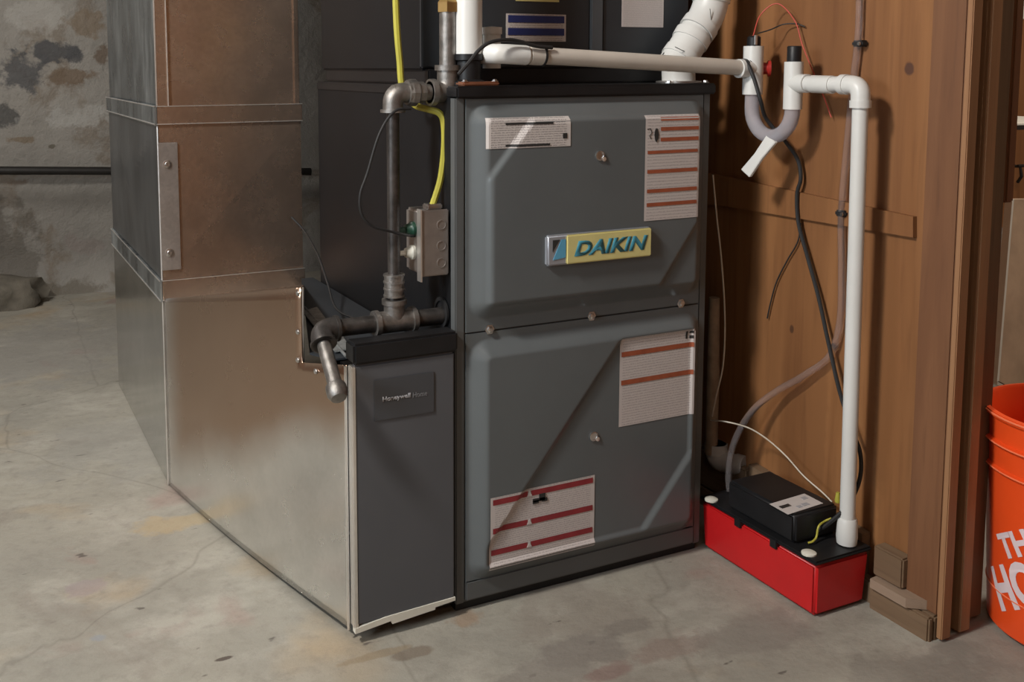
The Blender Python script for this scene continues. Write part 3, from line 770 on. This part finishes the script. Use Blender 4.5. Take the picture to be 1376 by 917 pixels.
# hood closing the raised part back to the duct, and the dark top behind the filter cabinet
PB = s((DX1, DY0-.001, zB0+.003)); e_ = (PB-PT).normalized()
b = bmesh.new()
va, vt, vb = b.verts.new(PA+s((.002, -.002, 0))), b.verts.new(PT+s((0, .002, -.001))), b.verts.new(PB)
vn, vc = b.verts.new(PN+s((0, .002, 0))), b.verts.new(PB-s((0, 0, .10)))
b.faces.new((va, vt, vb)); b.faces.new((vt, vn, vc, vb))
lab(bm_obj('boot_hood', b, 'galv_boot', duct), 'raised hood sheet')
ZT = zc1-.018
b = poly_prism([s((PN.x+.012, PN.y, ZT)), PD+s((.008, .085, ZT-PD.z)), (-.003, .09, ZT), (-.003, .74, ZT), (DX1-.01, .74, ZT)], (0, 0, -.003))
lab(bm_obj('boot_top', b, 'coil_paint', duct), 'dark top sheet')
bm_obj('seam', tube([PT+s((-.001, -.002, 0)), PN+s((-.001, -.002, 0))], .0016, 6), 'galv_edge', duct)
for (x, y) in ((401, 394), (401, 446), (401, 484), (425, 499)):
    h = hit(x, y, .001)
    if h: screw(h[0], h[1], .0035, 'steel', duct)
Q0, Q1 = at(409, 413, 'z', ZT+.004), at(466, 480, 'z', ZT+.004)
bm_obj('edge_fold', tube([Q0, Q1], .0028, 8), 'foil', duct)
for (f0, f1) in ((.08, .55), (.66, .9)):
    P0, P1 = Q0.lerp(Q1, f0), Q0.lerp(Q1, f1)
    b = poly_prism([P0+s((-.012, -.004, -.001)), P1+s((-.012, 0, -.001)), P1+s((.016, 0, .001)), P0+s((.024, .01, .001))], (0, 0, .002))
    bm_obj('foil_tape', b, 'foil', duct)

# ================================================================== GAS LINE
GY = .045; GX = -.100
gas = thing('gas_pipe', (GX, GY, .45), 'threaded black iron gas pipe run with elbows, union and capped drip leg beside the furnace', 'pipe')
def P(x, y, Y=GY): return at(x, y, 'y', Y)
zrun = P(530, 432).z
r1 = .0145
tee = s((P(530, 430).x, GY, zrun)); xt = tee.x
elL = s((P(430, 440).x, GY, zrun))
topL = s((xt, GY, P(520, 125).z)); topR_x = P(602, 120).x
topR = s((topR_x, GY, topL.z))
bm_obj('pipe', cyl(s((xt+.02, GY, zrun)), s((-.001, GY, zrun)), r1), 'iron', gas, smooth=True)
bm_obj('pipe', cyl(s((xt-.02, GY, zrun)), s((elL.x+.01, GY, zrun)), r1), 'iron', gas, smooth=True)
bm_obj('pipe', cyl(s((xt, GY, zrun+.02)), topL, .0105), 'iron', gas, smooth=True)
bm_obj('pipe', cyl(topL, topR, .0135), 'iron_light', gas, smooth=True)
# tee fitting
b = cyl(s((xt-.034, GY, zrun)), s((xt+.034, GY, zrun)), .0185)
cyl(s((xt, GY, zrun)), s((xt, GY, zrun+.036)), .0175, bm=b)
for a_ in (s((xt-.037, GY, zrun)), s((xt+.029, GY, zrun))): cyl(a_, a_+s((.008, 0, 0)), .0215, bm=b)
cyl(s((xt, GY, zrun+.03)), s((xt, GY, zrun+.038)), .021, bm=b)
bm_obj('tee', b, 'iron_light', gas, smooth=True)
# coupling above
zc_ = P(525, 382).z
b = cyl(s((xt, GY, zc_-.02)), s((xt, GY, zc_+.016)), .0168)
for k in range(4): cyl(s((xt, GY, zc_-.021+k*.0115)), s((xt, GY, zc_-.018+k*.0115)), .0182, bm=b)
bm_obj('coupling', b, 'iron_light', gas, smooth=True)
# elbows
def elbow(a, c, b_, r, rr, m, parent, name='elbow', ring=.005, rad=.02):
    b = tube(elbow_path(a, c, b_, rad), r, 20)
    for e, d in ((a, (Vector(c)-Vector(a)).normalized()), (b_, (Vector(c)-Vector(b_)).normalized())):
        cyl(Vector(e), Vector(e)+d*ring, rr, bm=b)
    return bm_obj(name, b, m, parent, smooth=True)
elbow(topL-s((0, 0, .032)), topL, topL+s((.030, 0, 0)), .0165, .0205, 'iron_light', gas, rad=.018)
elbow(topR+s((0, 0, .045)), topR, topR-s((.034, 0, 0)), .0185, .0225, 'iron_light', gas, ring=.009, rad=.022)
# union
ux = P(557, 125).x
b = lathe((ux-.014, GY, topL.z), [(0, 0), (.021, 0), (.0225, .006), (.0225, .016), (.018, .020), (.018, .030), (0, .030)], 8, (1, 0, 0))
bm_obj('union', b, 'iron_light', gas)
# riser
zr = P(602, 14).z
bm_obj('pipe', cyl(topR+s((0, 0, .03)), s((topR_x, GY, zr)), .0145), 'iron_light', gas, smooth=True)
bm_obj('valve_nut', lathe((topR_x, GY, zr-.003), [(0, 0), (.018, 0), (.018, .016), (.015, .020), (.015, .05), (0, .05)], 6), 'brass', gas)
lab(bm_obj('valve_handle', box(topR_x+.004, topR_x+.028, GY-.008, GY+.008, zr+.006, zr+.06, .003), 'red_paint', gas), 'red handle')
# drip leg
dend = at(453, 527, 'y', GY-.10); ddir = (dend-elL).normalized()
elbow(s((elL.x+.030, GY, zrun)), elL, elL+ddir*.030, .0185, .0215, 'iron', gas, rad=.02)
bm_obj('pipe', cyl(elL+ddir*.02, dend, .0115), 'iron_light', gas, smooth=True)
b = lathe(dend-ddir*.012, [(0, 0), (.0155, 0), (.0165, .004), (.0165, .016), (.012, .024), (0, .027)], 20, ddir)
bm_obj('end_cap', b, 'iron_light', gas, smooth=True)

# ================================================================== JUNCTION BOX
jb = thing('junction_box', (-.028, .05, .58), 'small steel junction box with knockouts fixed to the furnace side', 'electrical box')
jx0, jx1 = at(567, 325, 'y', .018).x, -.003
jz1, jz0 = at(567, 285, 'y', .018).z, at(567, 371, 'y', .018).z
bm_obj('box_body', box(jx0, jx1, .021, .085, jz0, jz1, .004, 3), 'box_steel', jb, smooth=True)
bm_obj('cover_plate', box(jx0-.002, jx1+.001, .017, .0205, jz0-.002, jz1+.002, .002), 'box_steel', jb)
bm_obj('cover_rim', box(jx0-.0035, jx0-.001, .015, .030, jz0-.010, jz1+.004), 'galv_edge', jb)
for y in (302, 330, 353):
    p = at(596, y, 'y', .017)
    bm_obj('knockout', lathe((p.x-.004, .0172, p.z), [(.0, .0), (.0085, 0), (.0085, .0012), (.0072, .0014), (.007, .0004), (0, .0004)], 20, (0, -1, 0)), 'box_steel', jb, smooth=True)
p = at(586, 281, 'y', .035)
bm_obj('cable_clamp', box(-.036, -.008, .028, .05, jz1+.0005, jz1+.010, .002), 'steel', jb)
for (x, y, m_, r_, nm) in ((560, 311, 'green', .011, 'green_plug'), (562, 343, 'white_edge', .010, 'white_plug')):
    q = at(x, y, 'x', jx0-.004)
    b = lathe((jx0+.001, .052, q.z), [(0, 0), (r_*1.25, 0), (r_*1.25, .006), (r_, .008), (r_*.8, .016), (r_*.45, .017), (r_*.45, .034), (0, .035)], 16, (-1, 0, 0))
    pl = bm_obj('plug', b, m_, jb, smooth=True); lab(pl, 'dark green plug' if m_ == 'green' else 'white plug')

# ================================================================== CABLES near the gas line
def cable(name, pts, r, m, label, cat='cable', n=10, seg=8, group=None):
    return tag(bm_obj(name, tube(smooth_path(pts, n), r, seg), m, smooth=True), label, cat, group)
yc = at(586, 278, 'y', .04)
YY = .075
cable('yellow_cable', [s((-.022, .039, jz1+.006)), at(592, 240, 'y', .045), at(597, 195, 'y', .045), at(596, 165, 'y', .045), at(590, 152, 'y', .05), at(575, 147, 'y', .065), at(556, 140, 'y', .085), at(541, 118, 'y', .09), at(537, 80, 'y', .09), at(533, 30, 'y', .09), at(530, -60, 'y', .09), at(529, -120, 'y', .09), at(529, -180, 'y', .09), at(529, -260, 'y', .09), at(529, -400, 'y', .09), at(529, -700, 'y', .09), s((at(529, -700, 'y', .09).x, .09, 2.41))], .0058, 'yellow', 'flat yellow electrical cable rising from the junction box behind the gas pipe')
cable('control_wire', [at(552, 146, 'y', .02), at(530, 150, 'y', .015), at(510, 180, 'y', .01), at(494, 232, 'y', .01), at(484, 262, 'y', .01), at(486, 288, 'y', .012), at(500, 304, 'y', .015), at(520, 310, 'y', .018), at(545, 316, 'y', .03), s((jx0-.001, .045, at(548, 318, 'y', .045).z))], .0022, 'rubber', 'thin black wire looping from the gas union to the junction box', 'wire')
cable('sensor_wire', [at(392, 292, 'y', .74), at(410, 312, 'y', .70), at(428, 345, 'y', .55), at(440, 380, 'y', .45), at(452, 415, 'y', .35), at(480, 430, 'y', .25), at(500, 441, 'y', .15), at(515, 446, 'y', .11)], .0022, 'rubber', 'thin black wire hanging from behind the duct onto the boot', 'wire')

# ================================================================== WHITE VENT PIPES
vx = at(631, 40, 'y', .03).x; vz = at(631, 73, 'y', .03).z
vp = thing('intake_pipe', (vx, .035, .9), 'upright white plastic pipe on a black collar at the furnace top left corner', 'pipe')
bm_obj('pipe', cyl((vx, .035, vz), (vx, .035, 2.415), .0235, seg=32), 'pvc', vp, smooth=True)
lab(bm_obj('collar', lathe((vx, .035, .9005), [(0, 0), (.030, 0), (.030, .006), (.021, .010), (.021, vz-.9-.012), (.026, vz-.9-.010), (.026, vz-.9), (0, vz-.9)], 28), 'black', vp, smooth=True), 'black collar')
fl = bm_obj('flange', box(vx-.028, vx+.040, -.002, .060, .9005, .907, .002), 'copper', vp); lab(fl, 'copper-brown flange')
for dx in (-.022, .034): screw((vx+dx, .004, .907), (0, 0, 1), .004, 'steel', fl)
bx_ = at(662, 46, 'y', .085)
tag(bm_obj('capped_stub', lathe((bx_.x, .088, .9285), [(0, 0), (.016, 0), (.016, bx_.z-.9285), (.018, bx_.z-.9285), (.018, bx_.z-.9285+.012), (0, bx_.z-.9285+.014)], 20), 'pvc', smooth=True), 'short white plastic stub behind the upright white pipe', 'pipe')

EY = .055
pts = [at(912, 105, 'y', EY), at(911, 84, 'y', EY), at(928, 52, 'y', EY), at(951, 22, 'y', EY), at(957, -10, 'y', EY), at(956, -80, 'y', EY)]
pts[0].z = .901
ex = thing('exhaust_pipe', pts[0], 'fat white plastic exhaust pipe with two bends at the furnace top right', 'pipe')
ra = .033
def jog(a, b_, r): return cyl(a, b_, r, seg=32)
bm_obj('pipe', cyl(pts[0], pts[1]+s((0, 0, .01)), ra-.002, seg=32), 'pvc', ex, smooth=True)
bm_obj('pipe', cyl(pts[4], s((pts[4].x, pts[4].y, 2.415)), ra-.003, seg=32), 'pvc', ex, smooth=True)
def bend(a, c, b_, r):
    path = elbow_path(a, c, b_, .03, 10); bb = tube(path, r, 32)
    u = (Vector(c)-Vector(a)).normalized(); v = (Vector(c)-Vector(b_)).normalized()
    cyl(Vector(a), Vector(a)+u*.018, r*1.07, seg=32, bm=bb); cyl(Vector(b_), Vector(b_)+v*.018, r*1.07, seg=32, bm=bb)
    return bm_obj('elbow', bb, 'pvc', ex, smooth=True)
mid = pts[2].lerp(pts[3], .5)
bend(pts[1]+s((0, 0, .004)), pts[1].lerp(pts[2], .35), pts[2].lerp(pts[3], .18), ra)
bend(pts[2].lerp(pts[3], .32), pts[3]+s((.004, 0, .006)), pts[4], ra)
bm_obj('pipe', cyl(pts[2].lerp(pts[3], .05), pts[2].lerp(pts[3], .5), ra-.002, seg=32), 'pvc', ex, smooth=True)
for (x, y, w_, h_) in ((914, 66, .012, .004), (956, 22, .004, .014)):
    h0 = at(x, y, 'y', EY-.034)
    bm_obj('stamp', tube([h0+s((-w_, .0, h_)), h0+s((w_, .003, -h_))], .0007, 4), 'black_ink', ex)
bm_obj('gasket', lathe((pts[0].x, EY, .9005), [(0, 0), (.042, 0), (.042, .003), (.034, .004), (0, .004)], 28), 'galv_dull', ex, smooth=True)
for a_ in (-2.6, -.5): screw((pts[0].x+.05*math.cos(a_), EY+.05*math.sin(a_), .9005), (0, 0, 1), .005, 'steel', ex)

# ================================================================== CONDENSATE LINE with trap
TX = .62
cl = thing('condensate_line', (TX, -.1, .1), 'white plastic condensate pipe with clear U trap, running down into the red pump', 'pipe')
CYL = -.004
c0 = at(668, 72, 'y', CYL); c1 = at(995, 90, 'y', CYL); c1 = s((TX, at(1000, 90, 'x', TX).y, at(1000, 90, 'x', TX).z))
t1 = at(1012, 92, 'x', TX)
bm_obj('pipe', cyl(c0+s((.02, 0, 0)), t1, .0145, seg=24), 'pvc_old', cl, smooth=True)
b = tube(elbow_path(s((c0.x, .105, c0.z)), c0, c0+(t1-c0).normalized()*.055, .03), .0165, 24)
lab(bm_obj('elbow', b, 'pvc', cl, smooth=True), 'rounded elbow turning back to the coil cabinet')
bm_obj('coupling', cyl(c0.lerp(t1, .11), c0.lerp(t1, .155), .0158, seg=24), 'pvc_old', cl, smooth=True)
for f in (.155, .955, .968):
    p = c0.lerp(t1, f); d = (t1-c0).normalized()
    bm_obj('zip_tie', cyl(p, p+d*.004, .0172, seg=24), 'rubber', cl, smooth=True)
# first tee
zt1, zt0 = at(1012, 62, 'x', TX).z, at(1012, 127, 'x', TX).z
b = cyl((TX, t1.y, zt0), (TX, t1.y, zt1), .0185, seg=24)
cyl(t1-s((.036, 0, 0)), t1, .0175, seg=24, bm=b)
bm_obj('tee', b, 'pvc', cl, smooth=True)
lab(bm_obj('tee_cap', lathe((TX, t1.y, zt1), [(0, 0), (.0125, 0), (.0125, .016), (.009, .019), (0, .019)], 20), 'black', cl, smooth=True), 'black test cap')
bm_obj('clamp_screw', cyl((TX-.006, t1.y-.011, zt1+.002), (TX-.006, t1.y-.011, zt1+.020), .0035, seg=10), 'steel', cl)
lab(bm_obj('float_switch', lathe((TX+.018, t1.y, t1.z), [(0, 0), (.011, 0), (.011, .012), (.015, .013), (.015, .018), (0, .02)], 20, (.8, -.6, 0)), 'red_paint', cl, smooth=True), 'red plug')
# second tee
t2 = at(1066, 112, 'x', TX)
z21, z20 = at(1066, 83, 'x', TX).z, at(1066, 147, 'x', TX).z
el = at(1157, 114, 'x', TX)
b = cyl((TX, t2.y, z20), (TX, t2.y, z21), .0165, seg=24)
cyl(t2, t2+s((0, -.034, 0)), .0165, seg=24, bm=b)
bm_obj('tee', b, 'pvc', cl, smooth=True)
lab(bm_obj('tee_cap', lathe((TX, t2.y, z21), [(0, 0), (.0125, 0), (.0125, .026), (.011, .028), (0, .028)], 20), 'black', cl, smooth=True), 'tall black cap')
# clear U
pa, pb = s((TX, t1.y, zt0+.004)), s((TX, t2.y, z20+.004))
uz = at(1040, 182, 'x', TX).z; mid = (pa.y+pb.y)/2; rad = abs(pa.y-pb.y)/2; zc = uz+rad*.95
path = [pa, s((TX, pa.y, zc+.004))]+[s((TX, mid+rad*math.cos(a_), zc-rad*math.sin(a_))) for a_ in [math.pi*k/16 for k in range(17)]]+[s((TX, pb.y, zc+.004)), pb]
if pa.y < pb.y: path = [pa]+[q for q in path[1:-1]][::-1]+[pb]
lab(bm_obj('trap_tube', tube(path, .0135, 24), 'clear_trap', cl, smooth=True), 'clear U-shaped trap tube')
# white brush tag hanging off the U
q0, q1 = at(1040, 186, 'x', TX-.005), at(1005, 233, 'x', TX-.03)
dd = (q1-q0).normalized(); sd_ = dd.cross(s((1, 0, 0))).normalized()
b = poly_prism([q0-sd_*.013, q0+sd_*.013, q0.lerp(q1, .5)+sd_*.010, q1+sd_*.013, q1-sd_*.013, q0.lerp(q1, .5)-sd_*.010], (-.008, 0, 0))
bmesh.ops.bevel(b, geom=list(b.edges), offset=.0015, segments=1, affect='EDGES')
lab(bm_obj('drain_tail', b, 'pvc', cl), 'flat white flared tail')
# run to elbow and drop
bm_obj('pipe', cyl(t2+s((0, -.03, 0)), el+s((0, .02, 0)), .0135, seg=24), 'pvc', cl, smooth=True)
bm_obj('coupling', cyl(at(1092, 113, 'x', TX), at(1119, 114, 'x', TX), .0155, seg=24), 'pvc', cl, smooth=True)
dn = s((TX+.012, at(1138, 720, 'x', TX+.012).y, .104))
dvec = (dn-el).normalized()
elbow(el+s((0, .040, 0)), el, el+dvec*.038, .0155, .0172, 'pvc', cl, ring=.012, rad=.020)
bm_obj('pipe', cyl(el+dvec*.02, dn-dvec*.02, .0128, seg=24), 'pvc', cl, smooth=True)
lab(bm_obj('drop_fitting', lathe(dn, [(0, 0), (.0165, 0), (.018, .012), (.0165, .042), (.0145, .046), (0, .046)], 24), 'pvc', cl, smooth=True), 'tapered fitting on the pump')

# cables around condensate line
cable('drain_switch_cable', [at(616, 100, 'y', -.03), at(630, 84, 'y', -.03), at(645, 66, 'y', -.03), at(662, 56, 'y', -.028), at(690, 54, 'y', -.022), at(720, 62, 'y', -.022), at(742, 64, 'y', -.020)], .0032, 'rubber', 'black cable arched over the left end of the cream drain pipe')
TW = TX-.026
cable('pump_cable', [at(990, 82, 'x', TW), at(1003, 84, 'x', TW), at(1013, 105, 'x', TW), at(1022, 135, 'x', TW+.005), at(1030, 160, 'x', TW+.035), at(1055, 190, 'x', .655), at(1072, 215, 'x', .674), at(1076, 240, 'x', .676), at(1071, 262, 'x', .676), at(1073, 300, 'x', .676), at(1085, 345, 'x', .676), at(1100, 400, 'x', .674), at(1112, 455, 'x', .67), at(1128, 525, 'x', .665), at(1144, 575, 'x', .665), at(1156, 610, 'x', .66), at(1155, 645, 'x', .655), at(1140, 678, 'x', .63), at(1118, 700, 'x', .612), at(1100, 712, 'x', .602), s((.60, -.206, .118))], .0036, 'rubber', 'black pump power cable hanging down the plywood behind the white drop pipe')
cable('thin_dark_wire', [at(1076, 300, 'x', .684), at(1072, 325, 'x', .684), at(1058, 350, 'x', .684), at(1044, 378, 'x', .684), at(1036, 405, 'x', .684), at(1031, 428, 'x', .684)], .0014, 'rubber', 'short thin dark wire dangling on the plywood left of the pump cable', 'wire')
cable('red_wire', [at(1012, 48, 'x', .62), at(1022, 20, 'x', .64), at(1045, 5, 'x', .66), at(1068, 28, 'x', .675), at(1078, 60, 'x', .676), at(1092, 95, 'x', .68), at(1108, 133, 'x', .68), at(1117, 158, 'x', .68)], .0011, 'red_wire', 'thin red wire looping over the tees against the plywood', 'wire')
cable('dark_loop_wire', [at(1018, 45, 'x', .63), at(1035, 40, 'x', .65), at(1052, 33, 'x', .67), at(1070, 32, 'x', .68), at(1082, 36, 'x', .685)], .0012, 'rubber', 'thin dark wire arching above the black trap caps', 'wire')

# ================================================================== CLEAR TUBE
VXX = .680
ct = thing('clear_tube', (VXX, -.25, .1), 'clear vinyl discharge tube clipped to the plywood and curving down into the pump', 'tube')
path = [s((VXX, at(1156, -60, 'x', VXX).y, 2.41))]+smooth_path([at(1156, -60, 'x', VXX), at(1154, 40, 'x', VXX), at(1148, 100, 'x', VXX), at(1140, 180, 'x', VXX), at(1131, 285, 'x', VXX), at(1131, 360, 'x', VXX), at(1129, 430, 'x', VXX), at(1115, 478, 'x', VXX-.002), at(1080, 505, 'x', VXX-.01), at(1045, 525, 'x', .66), at(1015, 548, 'x', .64), at(994, 578, 'x', .62), at(982, 610, 'x', .605), at(979, 640, 'x', .595), s((.592, -.012, .106))], 10)
lab(bm_obj('tube_wall', tube(path, .0062, 14), 'clear', ct, smooth=True), 'clear flexible tube')
for (x, y) in ((1154, 59), (1131, 287)):
    p = at(x, y, 'x', VXX)
    c_ = bm_obj('clip', box(VXX-.008, WX+.0005, p.y-.013, p.y+.010, p.z-.005, p.z+.006, .003), 'rubber', ct)
    bm_obj('screw', lathe((VXX-.008, p.y-.008, p.z), [(0, 0), (.0035, 0), (.003, .002), (0, .002)], 10, (-1, 0, 0)), 'steel', c_)

# ================================================================== small things in the gap right of the furnace
gp = thing('insulated_line', (.57, .12, 0), 'tan wrapped refrigerant line in the dark gap right of the furnace', 'pipe')
g0, g1 = at(961, 400, 'y', .12), at(961, 606, 'y', .12)
lab(bm_obj('wrap', tube([s((g0.x, .12, g1.z-.004)), s((g0.x, .12, (g0.z+g1.z)/2)), s((g0.x-.002, .12, g0.z))], [.013, .013, .011], 14), 'tan', gp, smooth=True), 'tan insulation wrap')
e0 = at(962, 614, 'y', .12)
e1 = at(1003, 628, 'y', .05)
elbow(s((e0.x, .12, e0.z+.03)), s((e0.x, .12, e0.z-.008)), e1, .021, .0235, 'pvc', gp, 'elbow', .022, .02)
cable('white_wire', [at(958, 235, 'y', .08), at(963, 290, 'y', .06), at(969, 345, 'y', .05), at(973, 400, 'y', .05), at(974, 450, 'y', .05), at(971, 495, 'y', .05), at(963, 530, 'y', .06), at(957, 560, 'y', .08)], .0016, 'white_wire', 'thin white wire bowing out beside the right edge of the furnace', 'wire')
cable('brown_wire', [at(955, 565, 'y', .05), at(975, 567, 'y', .0), at(1005, 575, 'x', .62), at(1030, 590, 'x', .64), at(1055, 612, 'x', .655), at(1080, 640, 'x', .65), at(1105, 662, 'x', .655), at(1118, 675, 'x', .652)], .0014, 'white_wire', 'thin pale brown wire crossing above the pump from the furnace', 'wire')
nut = at(1126, 668, 'x', .645)
tag(bm_obj('wire_nut', lathe(nut+s((0, 0, -.010)), [(0, 0), (.005, 0), (.0055, .004), (.0035, .018), (0, .019)], 10), 'yellow', smooth=True), 'small yellow wire nut behind the foot of the white drop pipe', 'connector')

# ================================================================== PUMP
X0, X1, Y0, Y1 = .536, .662, -.285, .004
pump = thing('condensate_pump', ((X0+X1)/2, (Y0+Y1)/2, 0), 'condensate pump with bright red tank and black lid on the floor', 'pump')
b = box(X0, X1, Y0, Y1, .0, .094, .006, 3)
for v in b.verts:
    if v.co.z < .05:
        v.co.x += .004 if v.co.x < (X0+X1)/2 else -.004; v.co.y += .004 if v.co.y < -.14 else -.004
lab(bm_obj('tank', b, 'red', pump, smooth=True), 'bright red tank')
lid = bm_obj('lid', box(X0-.003, X1+.003, Y0-.003, Y1+.003, .0945, .102, .003), 'black', pump)
hx0, hx1 = .545, .650
h0y = at(1066, 745, 'x', hx0).y; h1y = at(976, 690, 'x', hx0).y
hz = at(1069, 694, 'x', hx0).z
hs = bm_obj('motor_housing', box(hx0, hx1, h0y, h1y, .102, hz, .006, 3), 'black', pump, smooth=True)
sA = [at(1034, 678, 'z', hz+.0005), at(1081, 664, 'z', hz+.0005), at(1106, 677, 'z', hz+.0005), at(1059, 692, 'z', hz+.0005)]
st = bm_obj('label', poly_prism(sA, (0, 0, .0006)), 'paper', hs); lab(st, 'white rating sticker')
def quad(u0, u1, v0, v1, m_):
    f = lambda u, v: (sA[0].lerp(sA[1], u)).lerp(sA[3].lerp(sA[2], u), v)+s((0, 0, .0006))
    bm_obj('print', poly_prism([f(u0, v0), f(u1, v0), f(u1, v1), f(u0, v1)], (0, 0, .0005)), m_, st)
quad(.08, .34, .35, .55, 'black_ink'); quad(.55, .72, .62, .82, 'grey_ink'); quad(.76, .9, .2, .4, 'grey_ink'); quad(.4, .52, .66, .84, 'grey_ink')
for (x, y) in ((956, 671), (1087, 743)):
    p = at(x, y, 'z', .104)
    bm_obj('plug_cap', lathe((p.x, p.y, .1015), [(0, 0), (.0125, 0), (.0125, .003), (.010, .0045), (0, .005)], 24), 'white_edge', pump, smooth=True)
for yy in (-.19, -.10):
    bm_obj('lid_clip', box(X0-.0045, X0+.004, yy-.008, yy+.008, .084, .1005, .001), 'black', pump)
bm_obj('ground_wire', tube(smooth_path([at(1086, 730, 'z', .106), at(1092, 728, 'z', .108), at(1097, 722, 'z', .112), at(1100, 708, 'z', .13), at(1108, 701, 'z', .135), at(1117, 697, 'z', .14)], 8), .0018, 8), 'yellow', pump, smooth=True)

# ================================================================== LOOSE TIMBER by the pump
tb = tag(bm_obj('sill_offcut', poly_prism([(.648, -.300, .0375), (.648, -.372, .0375), (.685, -.400, .0375), (.689, -.295, .0375)], (0, 0, .016)), 'sill_light'), 'pale offcut board lying on the sill plate beside the pump', 'board')
bl = box(.652, .689, -.293, -.225, .0370, .112, .003)
tag(bm_obj('timber_block', box(.662, .689, -.352, -.292, .0545, .108, .003), 'sill'), 'dark weathered timber block standing on the pale offcut', 'block')
b = poly_prism([(.6685, -.262, .037), (.6685, -.262, .112), (.6685, .02, .135), (.6685, .02, .037)], (.020, 0, 0))
tag(bm_obj('ledger_board', b, 'sill'), 'weathered ledger board leaning on the plywood behind the pump', 'board')

# ================================================================== BUCKET
BX, BY, BH = .905, -.49, .370
bk = thing('bucket', (BX, BY, 0), 'bright orange plastic bucket with white lettering on the floor right of the post', 'bucket')
def br(z): return .127+.018*z/BH
prof = [(0, .0), (br(0)-.004, .0), (br(0), .004)]
for z in (.1, .2, .268): prof.append((br(z), z))
prof += [(br(.27), .270), (br(.27)+.0045, .272), (br(.27)+.0045, .277), (br(.28), .279), (br(.315), .315), (br(.315)+.006, .317), (br(.315)+.006, .321), (br(.32), .323), (br(.36), .360), (br(.36)+.006, .362), (br(.37)+.006, .370), (br(.37)-.001, .371), (br(.37)-.004, .366), (br(.3)-.004, .3), (br(.1)-.004, .1), (br(0)-.004, .006), (0, .006)]
bm_obj('bucket_wall', lathe((BX, BY, .0), prof, 72), 'orange', bk, smooth=35)
for zz, rr in ((.066, .0004), (.2745, .0050), (.319, .0065), (.3665, .0066)):
    bb = tube([s((BX+(br(zz)+rr)*math.cos(a_), BY+(br(zz)+rr)*math.sin(a_), zz)) for a_ in [2*math.pi*k/72 for k in range(73)]], .0013 if zz < .36 else .0018, 6, cap=False)
    bm_obj('rib', bb, 'rib_highlight', bk, smooth=True)
def wrap_text(txt, u0, v0, hgt, wid, rot, m_='bucket_white', bold=.04):
    """u along circumference (m) growing to the viewer's right, v height; rotated about (u0,v0)"""
    b = text_bm(txt, 1., 0., bold); a0_, a1_, c0_, c1_ = bounds(b)
    bmesh.ops.subdivide_edges(b, edges=b.edges, cuts=1)
    ca, sa = math.cos(rot), math.sin(rot)
    for v in b.verts:
        x = (v.co.x-a0_)/(a1_-a0_)*wid; y = (v.co.y-c0_)/(c1_-c0_)*hgt
        u = u0+x*ca-y*sa; w_ = v0+x*sa+y*ca
        th = TH0+u/br(w_); r_ = br(w_)+.0008
        v.co = Vector((BX+r_*math.cos(th), BY+r_*math.sin(th), w_))
    return bm_obj('lettering', b, m_, bk)
dcam = CAM-s((BX, BY, 0)); TH0 = math.atan2(dcam.y, dcam.x)
rot = math.radians(33)
wrap_text('THE', -.113, .128, .040, .095, rot)
wrap_text('HOME', -.112, .036, .072, .185, rot)
wrap_text('DEPOT', .005, -.0, .066, .18, rot)

# ================================================================== BEYOND THE PARTITION
# leaning pale board with painted edge
Yb = -.02
q = [at(1362, 268, 'y', Yb), at(1392, 268, 'y', Yb), at(1392, 540, 'y', Yb-.04), at(1342, 512, 'y', Yb-.04)]
lbd = thing('leaning_board', (q[3]+q[2])/2, 'pale wooden board with white edge leaning behind the orange bucket', 'board')
bm_obj('board_face', poly_prism(q, (0, .016, 0)), 'pale_wood', lbd)
bm_obj('painted_edge', poly_prism([q[0]+s((-.006, -.001, 0)), q[0]+s((.0, -.001, 0)), q[3]+s((0, -.001, 0)), q[3]+s((-.007, -.001, 0))], (0, .017, 0)), 'white_edge', lbd)
bm_obj('painted_edge', poly_prism([q[3]+s((-.007, -.002, .0)), q[2]+s((0, -.002, 0)), q[2]+s((0, -.002, -.007)), q[3]+s((-.007, -.002, -.007))], (0, .018, 0)), 'white_edge', lbd)
struct(bm_obj('wall_beyond', box(.76, 3.2, .60, .64, .42, 2.41), 'ply', loc=(1.9, .6, 0)), 'brown boarded wall beyond the partition')
struct(bm_obj('wall_beyond_low', box(.76, 3.2, .60, .66, -.02, .42), 'wall', loc=(1.9, .6, 0)), 'low grey masonry under the boarding')
sh0 = at(1357, 171, 'y', .2); 
shf = thing('wall_shelf', (sh0.x+.15, .4, sh0.z), 'dark narrow shelf seen past the post at the right edge', 'shelf')
bm_obj('shelf_top', box(sh0.x, sh0.x+.4, .2, .60, sh0.z+.004, sh0.z+.008), 'white_edge', shf)
bm_obj('shelf_board', box(sh0.x, sh0.x+.4, .2, .60, sh0.z-.008, sh0.z+.004), 'shelf_dark', shf)
hk = at(1371, 224, 'y', .55)
b = tube([hk+s((0, .05, 0)), hk+s((0, 0, 0)), hk+s((0, -.006, -.03)), hk+s((0, .006, -.05))], .005, 8)
cyl(hk+s((-.012, .0, .002)), hk+s((.016, 0, .002)), .005, seg=8, bm=b)
tag(bm_obj('wall_hook', b, 'shelf_dark', smooth=True), 'small black hook on the boarding below the dark shelf', 'hook')
hh = at(1374, 26, 'y', .5)
tag(bm_obj('white_strip', box(hh.x-.002, hh.x+.04, .52, .599, hh.z, hh.z+.3, .003), 'white_edge'), 'white painted upright strip at the top right corner', 'trim')

for o in list(bpy.data.objects):
    if '_o' in o: del o['_o']
